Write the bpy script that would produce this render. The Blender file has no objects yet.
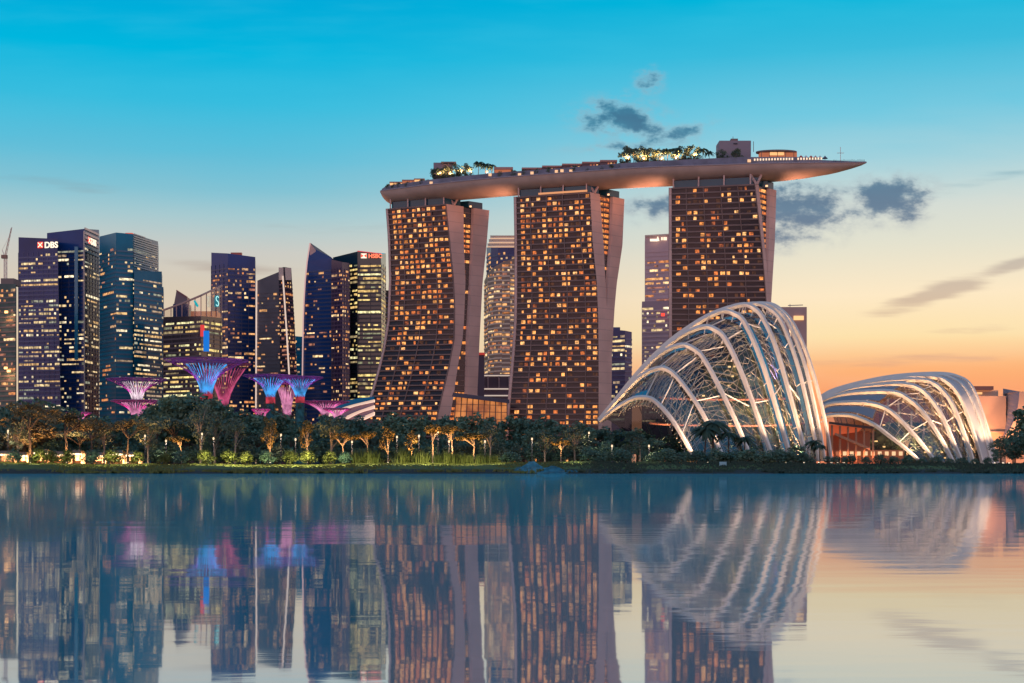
import bpy, math, random
from mathutils import Vector
R = random.Random(7)
S = bpy.context.scene
COL = S.collection
F, HY, CZ = 1440.0, 465.0, 2.6          # focal length in pixels, horizon row, camera height

# ---------------------------------------------------------------- camera
cam = bpy.data.cameras.new("camera"); cam_o = bpy.data.objects.new("camera", cam); COL.objects.link(cam_o)
cam_o.location = (0, 0, CZ); cam_o.rotation_euler = (math.radians(90), 0, 0)
cam.sensor_fit = 'HORIZONTAL'; cam.sensor_width = 36; cam.lens = F/1024*36
cam.shift_y = (HY-341.5)/1024; cam.clip_start = 0.5; cam.clip_end = 20000
S.camera = cam_o
vs = S.view_settings
vs.view_transform = 'Standard'; vs.look = 'None'; vs.exposure = 0.0; vs.gamma = 1; vs.use_curve_mapping = False
S.cycles.max_bounces = 8; S.cycles.transparent_max_bounces = 24
S.cycles.sample_clamp_indirect = 4.0
S.cycles.caustics_reflective = True; S.cycles.blur_glossy = 1.0; S.cycles.caustics_refractive = False

def lin(c):
    return tuple(((x/255)/12.92 if x/255 <= .04045 else ((x/255+.055)/1.055)**2.4) for x in c) + (1,)

# ---------------------------------------------------------------- world: dusk sky
W = bpy.data.worlds.new("World"); S.world = W; W.use_nodes = True
nt = W.node_tree; nt.nodes.clear()
SUN_EL, SUN_AZ = math.radians(2.0), math.radians(38)     # low sun, ahead and to the right
class NB:
    def __init__(s, nt): s.nt = nt
    def n(s, t, **k):
        x = s.nt.nodes.new(t)
        for a, b in k.items(): setattr(x, a, b)
        return x
    def put(s, sock, v):
        if hasattr(v, 'links') or hasattr(v, 'is_linked'): s.nt.links.new(v, sock)
        else: sock.default_value = v
    def m(s, op, a, b=None, c=None, clamp=False):
        x = s.n('ShaderNodeMath', operation=op, use_clamp=clamp)
        s.put(x.inputs[0], a)
        if b is not None: s.put(x.inputs[1], b)
        if c is not None: s.put(x.inputs[2], c)
        return x.outputs[0]
    def ss(s, v, a, b):
        x = s.n('ShaderNodeMapRange', interpolation_type='SMOOTHSTEP')
        s.put(x.inputs[0], v); x.inputs[1].default_value = a; x.inputs[2].default_value = b
        return x.outputs[0]
    def mix(s, f, a, b, bt='MIX'):
        x = s.n('ShaderNodeMix', data_type='RGBA', blend_type=bt)
        s.put(x.inputs[0], f); s.put(x.inputs[6], a); s.put(x.inputs[7], b)
        return x.outputs[2]
    def ramp(s, f, stops):
        x = s.n('ShaderNodeValToRGB'); cr = x.color_ramp
        stops = sorted(stops)
        cr.elements[0].position, cr.elements[0].color = stops[0]
        cr.elements[1].position, cr.elements[1].color = stops[-1]
        for p, c in stops[1:-1]:
            e = cr.elements.new(p); e.color = c
        s.put(x.inputs[0], f); return x.outputs[0]
b = NB(nt)
tc = b.n('ShaderNodeTexCoord'); sx = b.n('ShaderNodeSeparateXYZ'); nt.links.new(tc.outputs['Generated'], sx.inputs[0])
dx, dy, dz = sx.outputs
rr = b.m('SQRT', b.m('ADD', b.m('MULTIPLY', dx, dx), b.m('MULTIPLY', dy, dy)))
vv = b.m('MAXIMUM', b.m('DIVIDE', dz, b.m('MAXIMUM', rr, 1e-4)), 0.0)
az = b.m('ARCTAN2', dx, dy)
pos = b.m('MULTIPLY', vv, 1.5)                          # ramp position: 1 at 33.7 degrees up
def st(lst): return [((HY-p)/F*1.5, lin(c)) for p, c in lst]
up = [(0.62, lin((0, 128, 190))), (1.0, lin((10, 88, 150)))]
left = st([(465, (228, 196, 160)), (400, (228, 200, 166)), (330, (226, 204, 174)), (290, (216, 203, 183)), (255, (203, 203, 196)), (222, (168, 202, 208)),
           (195, (132, 194, 211)), (160, (97, 190, 217)), (110, (54, 188, 222)), (60, (0, 182, 222)), (4, (0, 170, 217))]) + up
right = st([(465, (244, 140, 98)), (400, (252, 158, 106)), (370, (254, 182, 122)), (340, (254, 226, 172)), (300, (254, 233, 197)), (250, (228, 226, 207)),
            (214, (214, 221, 213)), (170, (169, 211, 220)), (120, (118, 201, 224)), (60, (60, 187, 220)), (4, (0, 182, 219))]) + up
cl_, cr_ = b.ramp(pos, left), b.ramp(pos, right)
side = b.ss(az, -0.20, 0.24)
front = b.mix(side, cl_, cr_)
rear = b.ramp(pos, [(0.0, (1.45, .74, .72, 1)), (0.25, (1.2, .70, .72, 1)), (0.6, (.30, .40, .58, 1)), (1.0, (.08, .26, .46, 1))])
back = b.ss(b.m('ABSOLUTE', az), 0.55, 1.7)
base = b.mix(back, front, rear)
# clouds, in tangent units scaled like the picture (pixels from the axis / above the horizon)
ysafe = b.m('MAXIMUM', dy, 0.05)
cu = b.m('MULTIPLY', b.m('DIVIDE', dx, ysafe), F); cw = b.m('MULTIPLY', b.m('DIVIDE', dz, ysafe), F)
cx = b.n('ShaderNodeCombineXYZ'); nt.links.new(cu, cx.inputs[0]); nt.links.new(cw, cx.inputs[1])
def noise(scale, sxy, detail=6, rough=.6, off=0.0):
    mp = b.n('ShaderNodeMapping'); nt.links.new(cx.outputs[0], mp.inputs[0])
    mp.inputs['Scale'].default_value = (sxy[0], sxy[1], 1); mp.inputs['Location'].default_value = (off, off*.7, off)
    nz = b.n('ShaderNodeTexNoise'); nt.links.new(mp.outputs[0], nz.inputs[0])
    nz.inputs['Scale'].default_value = scale; nz.inputs['Detail'].default_value = detail; nz.inputs['Roughness'].default_value = rough
    return nz.outputs[0]
def blob(px, py, sx_, sy_, ang=0.0, amp=1.0):
    ca, sa = math.cos(math.radians(ang)), math.sin(math.radians(ang))
    ax = b.m('SUBTRACT', cu, px-512.0); ay = b.m('SUBTRACT', cw, HY-py)
    p = b.m('ADD', b.m('MULTIPLY', ax, ca/sx_), b.m('MULTIPLY', ay, sa/sx_))
    q = b.m('ADD', b.m('MULTIPLY', ax, -sa/sy_), b.m('MULTIPLY', ay, ca/sy_))
    g = b.m('EXPONENT', b.m('MULTIPLY', b.m('ADD', b.m('MULTIPLY', p, p), b.m('MULTIPLY', q, q)), -1.0))
    return b.m('MULTIPLY', g, amp)
def total(bl):
    t = bl[0]
    for x in bl[1:]: t = b.m('MAXIMUM', t, x)
    return t
n1 = noise(1.0, (1/30, 1/18), 8, .60, 3.1)
n2 = noise(1.0, (1/90, 1/9), 5, .55, 11.0)
puffs = total([blob(800, 210, 56, 28, -8, 1.4), blob(888, 199, 48, 25, 0, 1.35), blob(772, 236, 30, 20, 0, 1.0), blob(622, 120, 48, 22, -6, 1.2), blob(650, 80, 17, 15, 0, .95),
               blob(612, 104, 26, 10, 30, .8), blob(684, 131, 34, 10, 18, .85), blob(655, 208, 32, 22, 0, .85), blob(640, 144, 70, 9, 4, .75), blob(845, 215, 30, 14, 0, .6)])
d1 = b.ss(b.m('ADD', puffs, b.m('MULTIPLY', b.m('MULTIPLY', b.m('SUBTRACT', n1, .52), 2.9), b.m('MINIMUM', b.m('MULTIPLY', puffs, 1.7), 1.0))), .10, 1.25)
streaks = total([blob(940, 292, 70, 10, 17, 1.15), blob(1014, 266, 60, 8, 18, 1.0), blob(862, 388, 40, 5, 3, .6), blob(960, 330, 120, 5, 2, .45), blob(70, 186, 80, 7, -8, .6),
                 blob(235, 268, 70, 7, -5, .85), blob(330, 225, 120, 9, -3, .4), blob(990, 180, 80, 8, 12, .5), blob(900, 360, 130, 8, 2, .55)])
d2 = b.ss(b.m('ADD', streaks, b.m('MULTIPLY', b.m('SUBTRACT', n2, .5), 1.3)), .22, 1.0)
ccol = b.ramp(vv, [(0.10, lin((120, 128, 150))), (0.19, lin((88, 118, 145))), (0.26, lin((56, 108, 140)))])
scol = b.ramp(vv, [(0.03, lin((214, 132, 112))), (0.10, lin((206, 176, 152))), (0.15, lin((176, 172, 166))), (0.2, lin((118, 172, 190)))])
soft = noise(1.0, (1/160, 1/26), 4, .5, 20.0)
c1 = b.mix(b.m('MULTIPLY', d2, .75), base, scol)
ccol = b.mix(b.ss(d1, .25, .95), lin((168, 176, 184)), ccol)
c2 = b.mix(b.m('MULTIPLY', d1, .94), c1, ccol)
c2 = b.mix(b.m('MULTIPLY', b.ss(soft, .38, .72), b.m('MULTIPLY', b.ss(vv, .14, .24), .16)), c2, lin((70, 198, 228)))
c3 = b.mix(b.m('MULTIPLY', b.ss(soft, .35, .75), b.m('MULTIPLY', b.ss(vv, .2, .05), .10)), c2, (.95, .78, .62, 1))
sky = b.n('ShaderNodeTexSky', sky_type='NISHITA'); sky.sun_disc = False; sky.sun_elevation = SUN_EL; sky.sun_rotation = SUN_AZ
bg0 = b.n('ShaderNodeBackground'); nt.links.new(sky.outputs[0], bg0.inputs[0]); bg0.inputs[1].default_value = 0.05
bg1 = b.n('ShaderNodeBackground'); nt.links.new(c3, bg1.inputs[0]); bg1.inputs[1].default_value = 1.0
add = b.n('ShaderNodeAddShader'); nt.links.new(bg0.outputs[0], add.inputs[0]); nt.links.new(bg1.outputs[0], add.inputs[1])
mixs = b.n('ShaderNodeMixShader'); nt.links.new(back, mixs.inputs[0]); nt.links.new(bg1.outputs[0], mixs.inputs[1]); nt.links.new(add.outputs[0], mixs.inputs[2])
out = b.n('ShaderNodeOutputWorld'); nt.links.new(mixs.outputs[0], out.inputs[0])

# ---------------------------------------------------------------- sun: last warm light from the right, beyond the city
sl = bpy.data.lights.new("sun", 'SUN'); sl.energy = 0.6; sl.angle = math.radians(10); sl.color = (1, .62, .38)
so = bpy.data.objects.new("sun", sl); COL.objects.link(so)
sdir = Vector((math.sin(SUN_AZ)*math.cos(SUN_EL), math.cos(SUN_AZ)*math.cos(SUN_EL), math.sin(SUN_EL)))
so.rotation_euler = sdir.to_track_quat('Z', 'Y').to_euler()

# ---------------------------------------------------------------- helpers
def PX(px, Y): return (px-512)*Y/F
def PZ(py, Y): return CZ+(HY-py)*Y/F
def P(px, py, Y): return Vector((PX(px, Y), Y, PZ(py, Y)))
def interp(tab, x):
    if x <= tab[0][0]: return tab[0][1]
    for (a, va), (c, vc) in zip(tab, tab[1:]):
        if x <= c: return va+(vc-va)*(x-a)/(c-a)
    return tab[-1][1]
def spline(pts, n):
    """Catmull-Rom through 2-D/3-D tuples"""
    pts = [Vector(p) for p in pts]; o = []
    ext = [2*pts[0]-pts[1]]+pts+[2*pts[-1]-pts[-2]]
    segs = len(pts)-1
    for i in range(n+1):
        t = i/n*segs; k = min(int(t), segs-1); t -= k
        a, c, d, e = ext[k:k+4]
        o.append(.5*((2*c)+(d-a)*t+(2*a-5*c+4*d-e)*t*t+(3*c-a-3*d+e)*t**3))
    return o

MATS = {}
def mat(name, color, rough=.6, metal=0.0, spec=.5, var=0.0, scale=.15, emit=None, strength=0.0, sample=False):
    if name in MATS: return MATS[name]
    m = bpy.data.materials.new(name); m.use_nodes = True; nt = m.node_tree; p = nt.nodes['Principled BSDF']
    p.inputs['Base Color'].default_value = (*color, 1); p.inputs['Roughness'].default_value = rough
    p.inputs['Metallic'].default_value = metal; p.inputs['Specular IOR Level'].default_value = spec
    if var:
        q = NB(nt); t = q.n('ShaderNodeTexCoord'); nz = q.n('ShaderNodeTexNoise')
        nz.inputs['Scale'].default_value = scale; nz.inputs['Detail'].default_value = 6
        nt.links.new(t.outputs['Object'], nz.inputs[0])
        f = q.ss(nz.outputs[0], .3, .7)
        c = q.mix(f, (*[x*(1-var) for x in color], 1), (*[min(1, x*(1+var)) for x in color], 1))
        nt.links.new(c, p.inputs['Base Color'])
    if emit:
        p.inputs['Emission Color'].default_value = (*emit, 1); p.inputs['Emission Strength'].default_value = strength
        m.cycles.emission_sampling = 'AUTO' if sample else 'NONE'
    MATS[name] = m; return m
def glow(name, c, s, sample=False): return mat(name, (.02, .02, .02), .8, emit=c, strength=s, sample=sample)

def wloc(o):
    v = Vector((0, 0, 0))
    while o: v += o.location; o = o.parent
    return v
def tag(o, label=None, cat=None, group=None, kind=None):
    if label: o['label'] = label
    if cat: o['category'] = cat
    if group: o['group'] = group
    if kind: o['kind'] = kind
    return o
def thing(name, label, cat, loc, group=None):
    o = bpy.data.objects.new(name, None); COL.objects.link(o); o.location = loc; o.empty_display_size = 1
    return tag(o, label, cat, group)
class MB:
    def __init__(s): s.v = []; s.f = []; s.m = []
    def quad(s, a, b_, c, d, m=0):
        i = len(s.v); s.v += [tuple(a), tuple(b_), tuple(c), tuple(d)]; s.f.append((i, i+1, i+2, i+3)); s.m.append(m); return s
    def poly(s, pts, m=0):
        i = len(s.v); s.v += [tuple(p) for p in pts]; s.f.append(tuple(range(i, i+len(pts)))); s.m.append(m); return s
    def hexa(s, p, m=0):
        """eight corners: bottom 4 round, top 4 round"""
        i = len(s.v); s.v += [tuple(q) for q in p]
        for q in ((3, 2, 1, 0), (4, 5, 6, 7), (0, 1, 5, 4), (1, 2, 6, 5), (2, 3, 7, 6), (3, 0, 4, 7)):
            s.f.append(tuple(i+k for k in q)); s.m.append(m)
        return s
    def box(s, x0, x1, y0, y1, z0, z1, m=0):
        return s.hexa([(x0, y0, z0), (x1, y0, z0), (x1, y1, z0), (x0, y1, z0), (x0, y0, z1), (x1, y0, z1), (x1, y1, z1), (x0, y1, z1)], m)
    def wall(s, a, c, z0, z1, n, d0, d1, m=0):
        """box along a->c in plan, between offsets d0 and d1 along the outward normal n"""
        a = Vector((a[0], a[1], 0)); c = Vector((c[0], c[1], 0))
        q = [a+n*d1, c+n*d1, c+n*d0, a+n*d0]
        return s.hexa([(p.x, p.y, z0) for p in q]+[(p.x, p.y, z1) for p in q], m)
    def bar(s, p, q, w, h=None, m=0):
        p = Vector(p); q = Vector(q); h = h or w; d = (q-p).normalized()
        u = d.cross(Vector((0, 0, 1)))
        if u.length < 1e-3: u = Vector((1, 0, 0))
        u.normalize(); w_ = d.cross(u).normalized()
        u = u*w/2; w_ = w_*h/2
        return s.hexa([p-u-w_, p+u-w_, p+u+w_, p-u+w_, q-u-w_, q+u-w_, q+u+w_, q-u+w_], m)
    def tube(s, pts, rad, sides=6, m=0, cap=True):
        pts = [Vector(p) for p in pts]; n = len(pts); base = len(s.v)
        if not hasattr(rad, '__len__'): rad = [rad]*n
        for i, p in enumerate(pts):
            d = (pts[min(i+1, n-1)]-pts[max(i-1, 0)]).normalized()
            u = d.cross(Vector((0, 1, .01))); u = u.normalized() if u.length > 1e-3 else Vector((1, 0, 0))
            w = d.cross(u).normalized()
            for k in range(sides):
                a = 2*math.pi*k/sides
                s.v.append(tuple(p+(u*math.cos(a)+w*math.sin(a))*rad[i]))
        for i in range(n-1):
            for k in range(sides):
                k2 = (k+1) % sides
                s.f.append((base+i*sides+k, base+i*sides+k2, base+(i+1)*sides+k2, base+(i+1)*sides+k)); s.m.append(m)
        if cap:
            s.f.append(tuple(base+k for k in range(sides))[::-1]); s.m.append(m)
            s.f.append(tuple(base+(n-1)*sides+k for k in range(sides))); s.m.append(m)
        return s
    def grid(s, rows, m=0):
        base = len(s.v); nc = len(rows[0])
        for r in rows: s.v += [tuple(p) for p in r]
        for i in range(len(rows)-1):
            for j in range(nc-1):
                k = base+i*nc+j; s.f.append((k, k+1, k+nc+1, k+nc)); s.m.append(m)
        return s
    def build(s, name, mats, parent=None, smooth=False):
        if not isinstance(mats, (list, tuple)): mats = [mats]
        off = wloc(parent) if parent else None
        if off is None:
            xs = [v[0] for v in s.v]; ys = [v[1] for v in s.v]; zs = [v[2] for v in s.v]
            off = Vector(((min(xs)+max(xs))/2, (min(ys)+max(ys))/2, min(zs)))
        me = bpy.data.meshes.new(name)
        me.from_pydata([(v[0]-off.x, v[1]-off.y, v[2]-off.z) for v in s.v], [], s.f)
        for m in mats: me.materials.append(m)
        if len(mats) > 1: me.polygons.foreach_set('material_index', s.m)
        if smooth: me.polygons.foreach_set('use_smooth', [True]*len(s.f))
        me.update()
        o = bpy.data.objects.new(name, me); COL.objects.link(o)
        if parent: o.parent = parent
        else: o.location = off
        return o
def lamp(loc, power, color=(1, .6, .3), radius=.5, typ='SPOT', direction=(0, .05, -1), spot=146):
    l = bpy.data.lights.new('lamp_light', typ); l.energy = power; l.color = color; l.shadow_soft_size = radius
    if typ == 'SPOT': l.spot_size = math.radians(spot); l.spot_blend = 1.0
    o = bpy.data.objects.new('lamp_light', l); COL.objects.link(o); o.location = loc
    if direction is not None: o.rotation_euler = Vector(direction).to_track_quat('-Z', 'Y').to_euler()
    return o
ORD = "first second third fourth fifth sixth seventh eighth ninth tenth eleventh twelfth thirteenth fourteenth fifteenth sixteenth seventeenth eighteenth nineteenth twentieth".split()

# ---------------------------------------------------------------- materials
CONC = mat('warm_concrete', (.64, .43, .385), .75, var=.10, scale=.05)
q = NB(CONC.node_tree); p_ = CONC.node_tree.nodes['Principled BSDF']; g_ = q.n('ShaderNodeNewGeometry'); sp_ = q.n('ShaderNodeSeparateXYZ'); q.nt.links.new(g_.outputs['Position'], sp_.inputs[0])
src = p_.inputs['Base Color'].links[0].from_socket; jn = q.m('LESS_THAN', q.m('FRACT', q.m('DIVIDE', sp_.outputs[2], 7.46)), .07)
q.nt.links.new(q.mix(q.m('MULTIPLY', jn, .35), src, (.30, .20, .20, 1)), p_.inputs['Base Color'])
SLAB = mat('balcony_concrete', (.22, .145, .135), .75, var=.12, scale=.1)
GLASSD = mat('dark_window_glass', (.030, .018, .026), .15, spec=.35)
def lit(name, c, s_, sc=.55):
    m = glow(name, c, s_); nt = m.node_tree; q = NB(nt); p = nt.nodes['Principled BSDF']
    g = q.n('ShaderNodeNewGeometry'); nz = q.n('ShaderNodeTexNoise'); nz.inputs['Scale'].default_value = sc; nz.inputs['Detail'].default_value = 3; nt.links.new(g.outputs['Position'], nz.inputs[0])
    nt.links.new(q.m('MULTIPLY', q.m('ADD', q.m('MULTIPLY', q.ss(nz.outputs[0], .32, .68), 1.25), .35), s_), p.inputs['Emission Strength'])
    return m
WARM = [lit('hotel_window_%d' % i, c, s) for i, (c, s) in enumerate([((1, .33, .075), .95), ((1, .40, .11), 1.15), ((1, .25, .06), .7), ((.8, .2, .07), .4), ((1, .48, .17), 1.25)])]
DIMW = lit('dim_curtain', (.7, .25, .12), .10)
CREAM = [lit('office_window_%d' % i, c, s*1.3, .3) for i, (c, s) in enumerate([((1, .72, .36), .62), ((1, .60, .25), .55), ((1, .82, .52), .85), ((.9, .62, .40), .32), ((.75, .75, .55), .30)])]
AMBER = [lit('amber_window_%d' % i, c, s*1.3, .3) for i, (c, s) in enumerate([((1, .48, .18), .62), ((1, .36, .12), .48), ((1, .66, .32), .85), ((.9, .35, .22), .30), ((1, .58, .3), .4)])]
YELLOW = [lit('yellow_window_%d' % i, c, s*1.3, .3) for i, (c, s) in enumerate([((1, .74, .26), .7), ((1, .64, .22), .55), ((.95, .85, .42), .8), ((.8, .6, .3), .32), ((.7, .7, .4), .26)])]
WHITE = mat('white_steel', (.72, .68, .64), .45, var=.05)

# ---------------------------------------------------------------- ground and water
def bank_z(x, t):
    return math.sin(x*.11)*.22+math.sin(x*.031+1)*.35+math.sin(x*.27+2)*.10
def ground():
    xs = [-9000, -4000, -1500, -600, -300]+[-260+i*2.5 for i in range(209)]+[300, 600, 1500, 4000, 9000]
    prof = [(426, -1.2), (429.5, -.25), (431, .15), (434, .8), (438, 1.6), (442, 2.35), (446, 2.8), (452, 3.0), (470, 3.05), (700, 3.0), (2000, 3.0), (15000, 3.0)]
    rows = []
    for y, z in prof:
        r = []
        for x in xs:
            w = 1 if 429 < y < 460 and abs(x) < 290 else 0
            r.append((x, y+(1.6*math.sin(x*.09)+.9*math.sin(x*.23+.5) if y < 445 and abs(x) < 290 else 0), z+w*bank_z(x, y)*(.5 if y < 432 else 1)))
        rows.append(r)
    m = bpy.data.materials.new('bank_soil_and_grass'); m.use_nodes = True; nt = m.node_tree; q = NB(nt); p = nt.nodes['Principled BSDF']
    t = q.n('ShaderNodeTexCoord'); g = q.n('ShaderNodeNewGeometry'); sp = q.n('ShaderNodeSeparateXYZ'); nt.links.new(g.outputs['Position'], sp.inputs[0])
    nz = q.n('ShaderNodeTexNoise'); nz.inputs['Scale'].default_value = .25; nz.inputs['Detail'].default_value = 8; nt.links.new(g.outputs['Position'], nz.inputs[0])
    nz2 = q.n('ShaderNodeTexNoise'); nz2.inputs['Scale'].default_value = 1.3; nz2.inputs['Detail'].default_value = 5; nt.links.new(g.outputs['Position'], nz2.inputs[0])
    h = q.m('ADD', sp.outputs[2], q.m('MULTIPLY', q.m('SUBTRACT', nz.outputs[0], .5), 1.6))
    grass = q.mix(nz2.outputs[0], (.05, .08, .022, 1), (.17, .19, .05, 1))
    mud = q.mix(nz2.outputs[0], (.018, .022, .022, 1), (.06, .058, .05, 1))
    c = q.mix(q.ss(h, 1.0, 1.7), mud, grass); nt.links.new(c, p.inputs['Base Color']); p.inputs['Roughness'].default_value = .9
    o = MB().grid(rows).build('ground', m); tag(o, kind='structure')
    m = bpy.data.materials.new('still_water'); m.use_nodes = True; nt = m.node_tree; q = NB(nt)
    nt.nodes.remove(nt.nodes['Principled BSDF']); g = q.n('ShaderNodeNewGeometry')
    def nz_(sx, sy, sc, det):
        mp = q.n('ShaderNodeMapping'); mp.inputs['Scale'].default_value = (sx, sy, 1); nt.links.new(g.outputs['Position'], mp.inputs[0])
        n = q.n('ShaderNodeTexNoise'); n.inputs['Scale'].default_value = sc; n.inputs['Detail'].default_value = det; nt.links.new(mp.outputs[0], n.inputs[0]); return n.outputs[0]
    h = q.m('ADD', q.m('MULTIPLY', nz_(.35, 1, .10, 3), 1.0), q.m('MULTIPLY', nz_(.3, 1, .9, 3), .12))
    patch = q.ss(nz_(.25, 1, .016, 2), .42, .62)
    h = q.m('ADD', h, q.m('MULTIPLY', q.m('MULTIPLY', nz_(.22, 1, .33, 3), .55), patch))
    bp = q.n('ShaderNodeBump'); bp.inputs['Strength'].default_value = 1; bp.inputs['Distance'].default_value = WAVE; nt.links.new(h, bp.inputs['Height'])
    gl = q.n('ShaderNodeBsdfGlossy'); gl.inputs['Color'].default_value = (.96, .97, .95, 1); q.put(gl.inputs['Roughness'], q.m('ADD', q.m('MULTIPLY', patch, .022), WROUGH-.008)); nt.links.new(bp.outputs[0], gl.inputs['Normal'])
    df = q.n('ShaderNodeBsdfDiffuse'); df.inputs['Color'].default_value = (.11, .50, .58, 1)
    mx = q.n('ShaderNodeMixShader'); mx.inputs[0].default_value = .68
    nt.links.new(df.outputs[0], mx.inputs[1]); nt.links.new(gl.outputs[0], mx.inputs[2])
    nt.links.new(mx.outputs[0], nt.nodes['Material Output'].inputs[0])
    tag(MB().quad((-9000, -1500, 0), (9000, -1500, 0), (9000, 436, 0), (-9000, 436, 0)).build('water', m), kind='structure')
WAVE, WROUGH = .022, .046
ground()

# ---------------------------------------------------------------- generic office tower
class Edge:
    """a vertical (or leaning) building edge: px as a function of py at depth Y"""
    def __init__(s, Y, top, px):
        s.Y, s.top = Y, top; s.px = px if hasattr(px, '__len__') else [(0, px), (500, px)]
        s.zt = PZ(top, Y)
    def at(s, z):
        py = HY-(z-CZ)*F/s.Y
        return Vector((PX(interp(s.px, py), s.Y), s.Y, z))
BASE_Z = 2.5
def tower_mass(root, edges, depth, glass, spandrel, wins, fh=4.2, bw=5.0, dens=.4, run=3, gap=.14, zlow=PZ(424, 1450), band=.38, mull=0, top_blank=1, faces=None, rows=None, name='body', cap=True, maxparts=90, wh=.52, frame_mat=None, dark_rows=()):
    """one block of a tower: closed body, projecting spandrels and mullions, lit windows as parts"""
    n = len(edges); zt = [e.zt for e in edges]
    k = 14
    zs_ = [[BASE_Z+(t-BASE_Z)*i/k for i in range(k+1)] for t in zt]
    cols = [[e.at(z) for z in zz] for e, zz in zip(edges, zs_)]
    bm = MB()
    rowsf = [[c[i] for c in cols] for i in range(k+1)]
    bm.grid(rowsf)
    dv = Vector((0, depth, 0))
    ctr = (edges[0].at(zt[0])+edges[-1].at(zt[-1]))/2
    def pushed(p, e): return p+dv+Vector((PX(0, 0)*0+(p.x/p.y)*depth*.94, 0, 0))
    backL = [pushed(c, 0) for c in cols[0]]; backR = [pushed(c, 0) for c in cols[-1]]
    bm.grid([[backL[i], cols[0][i]] for i in range(k+1)])
    bm.grid([[cols[-1][i], backR[i]] for i in range(k+1)])
    bm.grid([[backR[i], backL[i]] for i in range(k+1)])
    bm.poly([c[-1] for c in cols]+[backR[-1], backL[-1]])
    body = bm.build(name, glass, root)
    cand = []; sp = MB(); ml = MB()
    for fi in range(n-1):
        if faces and fi not in faces: continue
        e0, e1 = edges[fi], edges[fi+1]
        top = min(e0.zt, e1.zt)-top_blank*fh*.5
        d = e1.at(BASE_Z+50)-e0.at(BASE_Z+50); d.z = 0; L = d.length; d.normalize()
        nrm = Vector((d.y, -d.x, 0))
        if nrm.y > 0: nrm = -nrm
        nb = max(1, round(L/(bw*.72))); dn = dens[fi] if hasattr(dens, '__len__') else dens
        wm = wins[fi] if isinstance(wins[0], list) else wins
        fl = 0; z = top-fh
        while z > zlow:
            a, c = e0.at(z), e1.at(z)
            sp.wall(a, c, z-fh*band, z, nrm, -.05, .35)
            f = 1.0
            f = R.choice((.3, .7, 1, 1.2, 1.5, 1.9))
            if rows: f *= rows(fl, z)
            if any(abs(fl-q) < 1 for q in dark_rows): f = 0
            i = 0; on = R.random() < dn*f
            while i < nb:
                ln = max(1, int(R.expovariate(1/run)+.5)) if on else max(1, int(R.expovariate(max(.02, dn*f)/(run*(1-min(.95, dn*f)))+1e-6)+.5))
                if on and f > 0:
                    j = min(nb, i+ln); brt = R.random()
                    mi = 0 if brt < .34 else 1 if brt < .54 else 2 if brt < .68 else 3 if brt < .86 else 4
                    hh = fh*wh*R.choice((1, 1, .8, .62))
                    t0, t1 = (i+gap)/nb, (j-gap)/nb
                    p0, p1 = a.lerp(c, t0), a.lerp(c, t1)
                    cand.append(((p1-p0).length, p0, p1, z+fh*.04, z+fh*.04+hh, nrm, wm[mi]))
                i += ln; on = not on
            z -= fh; fl += 1
        if mull:
            mw = .35
            for q in range(0, nb+1, mull):
                pts = []
                for s_ in range(9):
                    zz = zlow+(top-zlow)*s_/8
                    pts.append(e0.at(zz).lerp(e1.at(zz), q/nb)+nrm*.25)
                for u, w in zip(pts, pts[1:]): ml.bar(u, w, mw, .6)
    if ml.v:
        o_ = len(sp.v); sp.v += ml.v; sp.f += [tuple(i+o_ for i in f) for f in ml.f]; sp.m += ml.m
    if sp.v: sp.build('cladding', spandrel, root)
    cand.sort(key=lambda t: -t[0])
    rest = MB(); used = []
    for i, (l, p0, p1, z0, z1, nrm, m) in enumerate(cand):
        if i < maxparts:
            MB().wall(p0, p1, z0, z1, nrm, .02, .16).build('window', m, root)
        else:
            if m not in used: used.append(m)
            rest.wall(p0, p1, z0, z1, nrm, .02, .16, used.index(m))
    if rest.v: tag(rest.build('window', used, root), kind='stuff')
    return body
def text_mesh(s, size, p, right, matl, name, parent, extrude=.15, bold=0.0):
    cu_ = bpy.data.curves.new('lettering', 'FONT'); cu_.body = s; cu_.size = size; cu_.extrude = extrude; cu_.offset = bold
    o = bpy.data.objects.new('lettering', cu_); COL.objects.link(o)
    bpy.context.view_layer.update()
    me = bpy.data.meshes.new_from_object(o.evaluated_get(bpy.context.evaluated_depsgraph_get()))
    COL.objects.unlink(o); bpy.data.objects.remove(o); bpy.data.curves.remove(cu_)
    right = Vector(right).normalized(); up_ = Vector((0, 0, 1)); nn = right.cross(up_)
    off = wloc(parent)
    for v in me.vertices:
        w = Vector(p)+right*v.co.x+up_*v.co.y+nn*v.co.z-off
        v.co = w
    me.materials.clear(); me.materials.append(matl); me.name = name
    r = bpy.data.objects.new(name, me); COL.objects.link(r); r.parent = parent
    return r

NAVY = mat('navy_glass', (.022, .042, .16), .2, spec=.3, var=.25, scale=.03)
MAUVE = mat('mauve_spandrel', (.08, .09, .21), .4, var=.2, scale=.05)
TEAL = mat('teal_glass', (.0, .16, .27), .3, spec=.2, var=.25, scale=.02)
TEALS = mat('teal_spandrel', (.01, .11, .20), .3, var=.15, scale=.03)
LOUV = mat('pale_louver', (.22, .33, .38), .4)
BRONZE = mat('bronze_glass', (.035, .028, .04), .2, spec=.6)
BRONZES = mat('dark_bronze_spandrel', (.075, .055, .075), .5)
GREY = mat('grey_stone', (.16, .13, .15), .7, var=.12, scale=.05)
PINKW = mat('pale_pink_wall', (.56, .38, .40), .75, var=.08, scale=.04)
BLUEB = mat('deep_blue_glass', (.012, .055, .21), .2, spec=.25, var=.2, scale=.02)
BLUES = mat('blue_spandrel', (.03, .055, .16), .35)
LINE = glow('white_edge_light', (1, .74, .62), .8)
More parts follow.
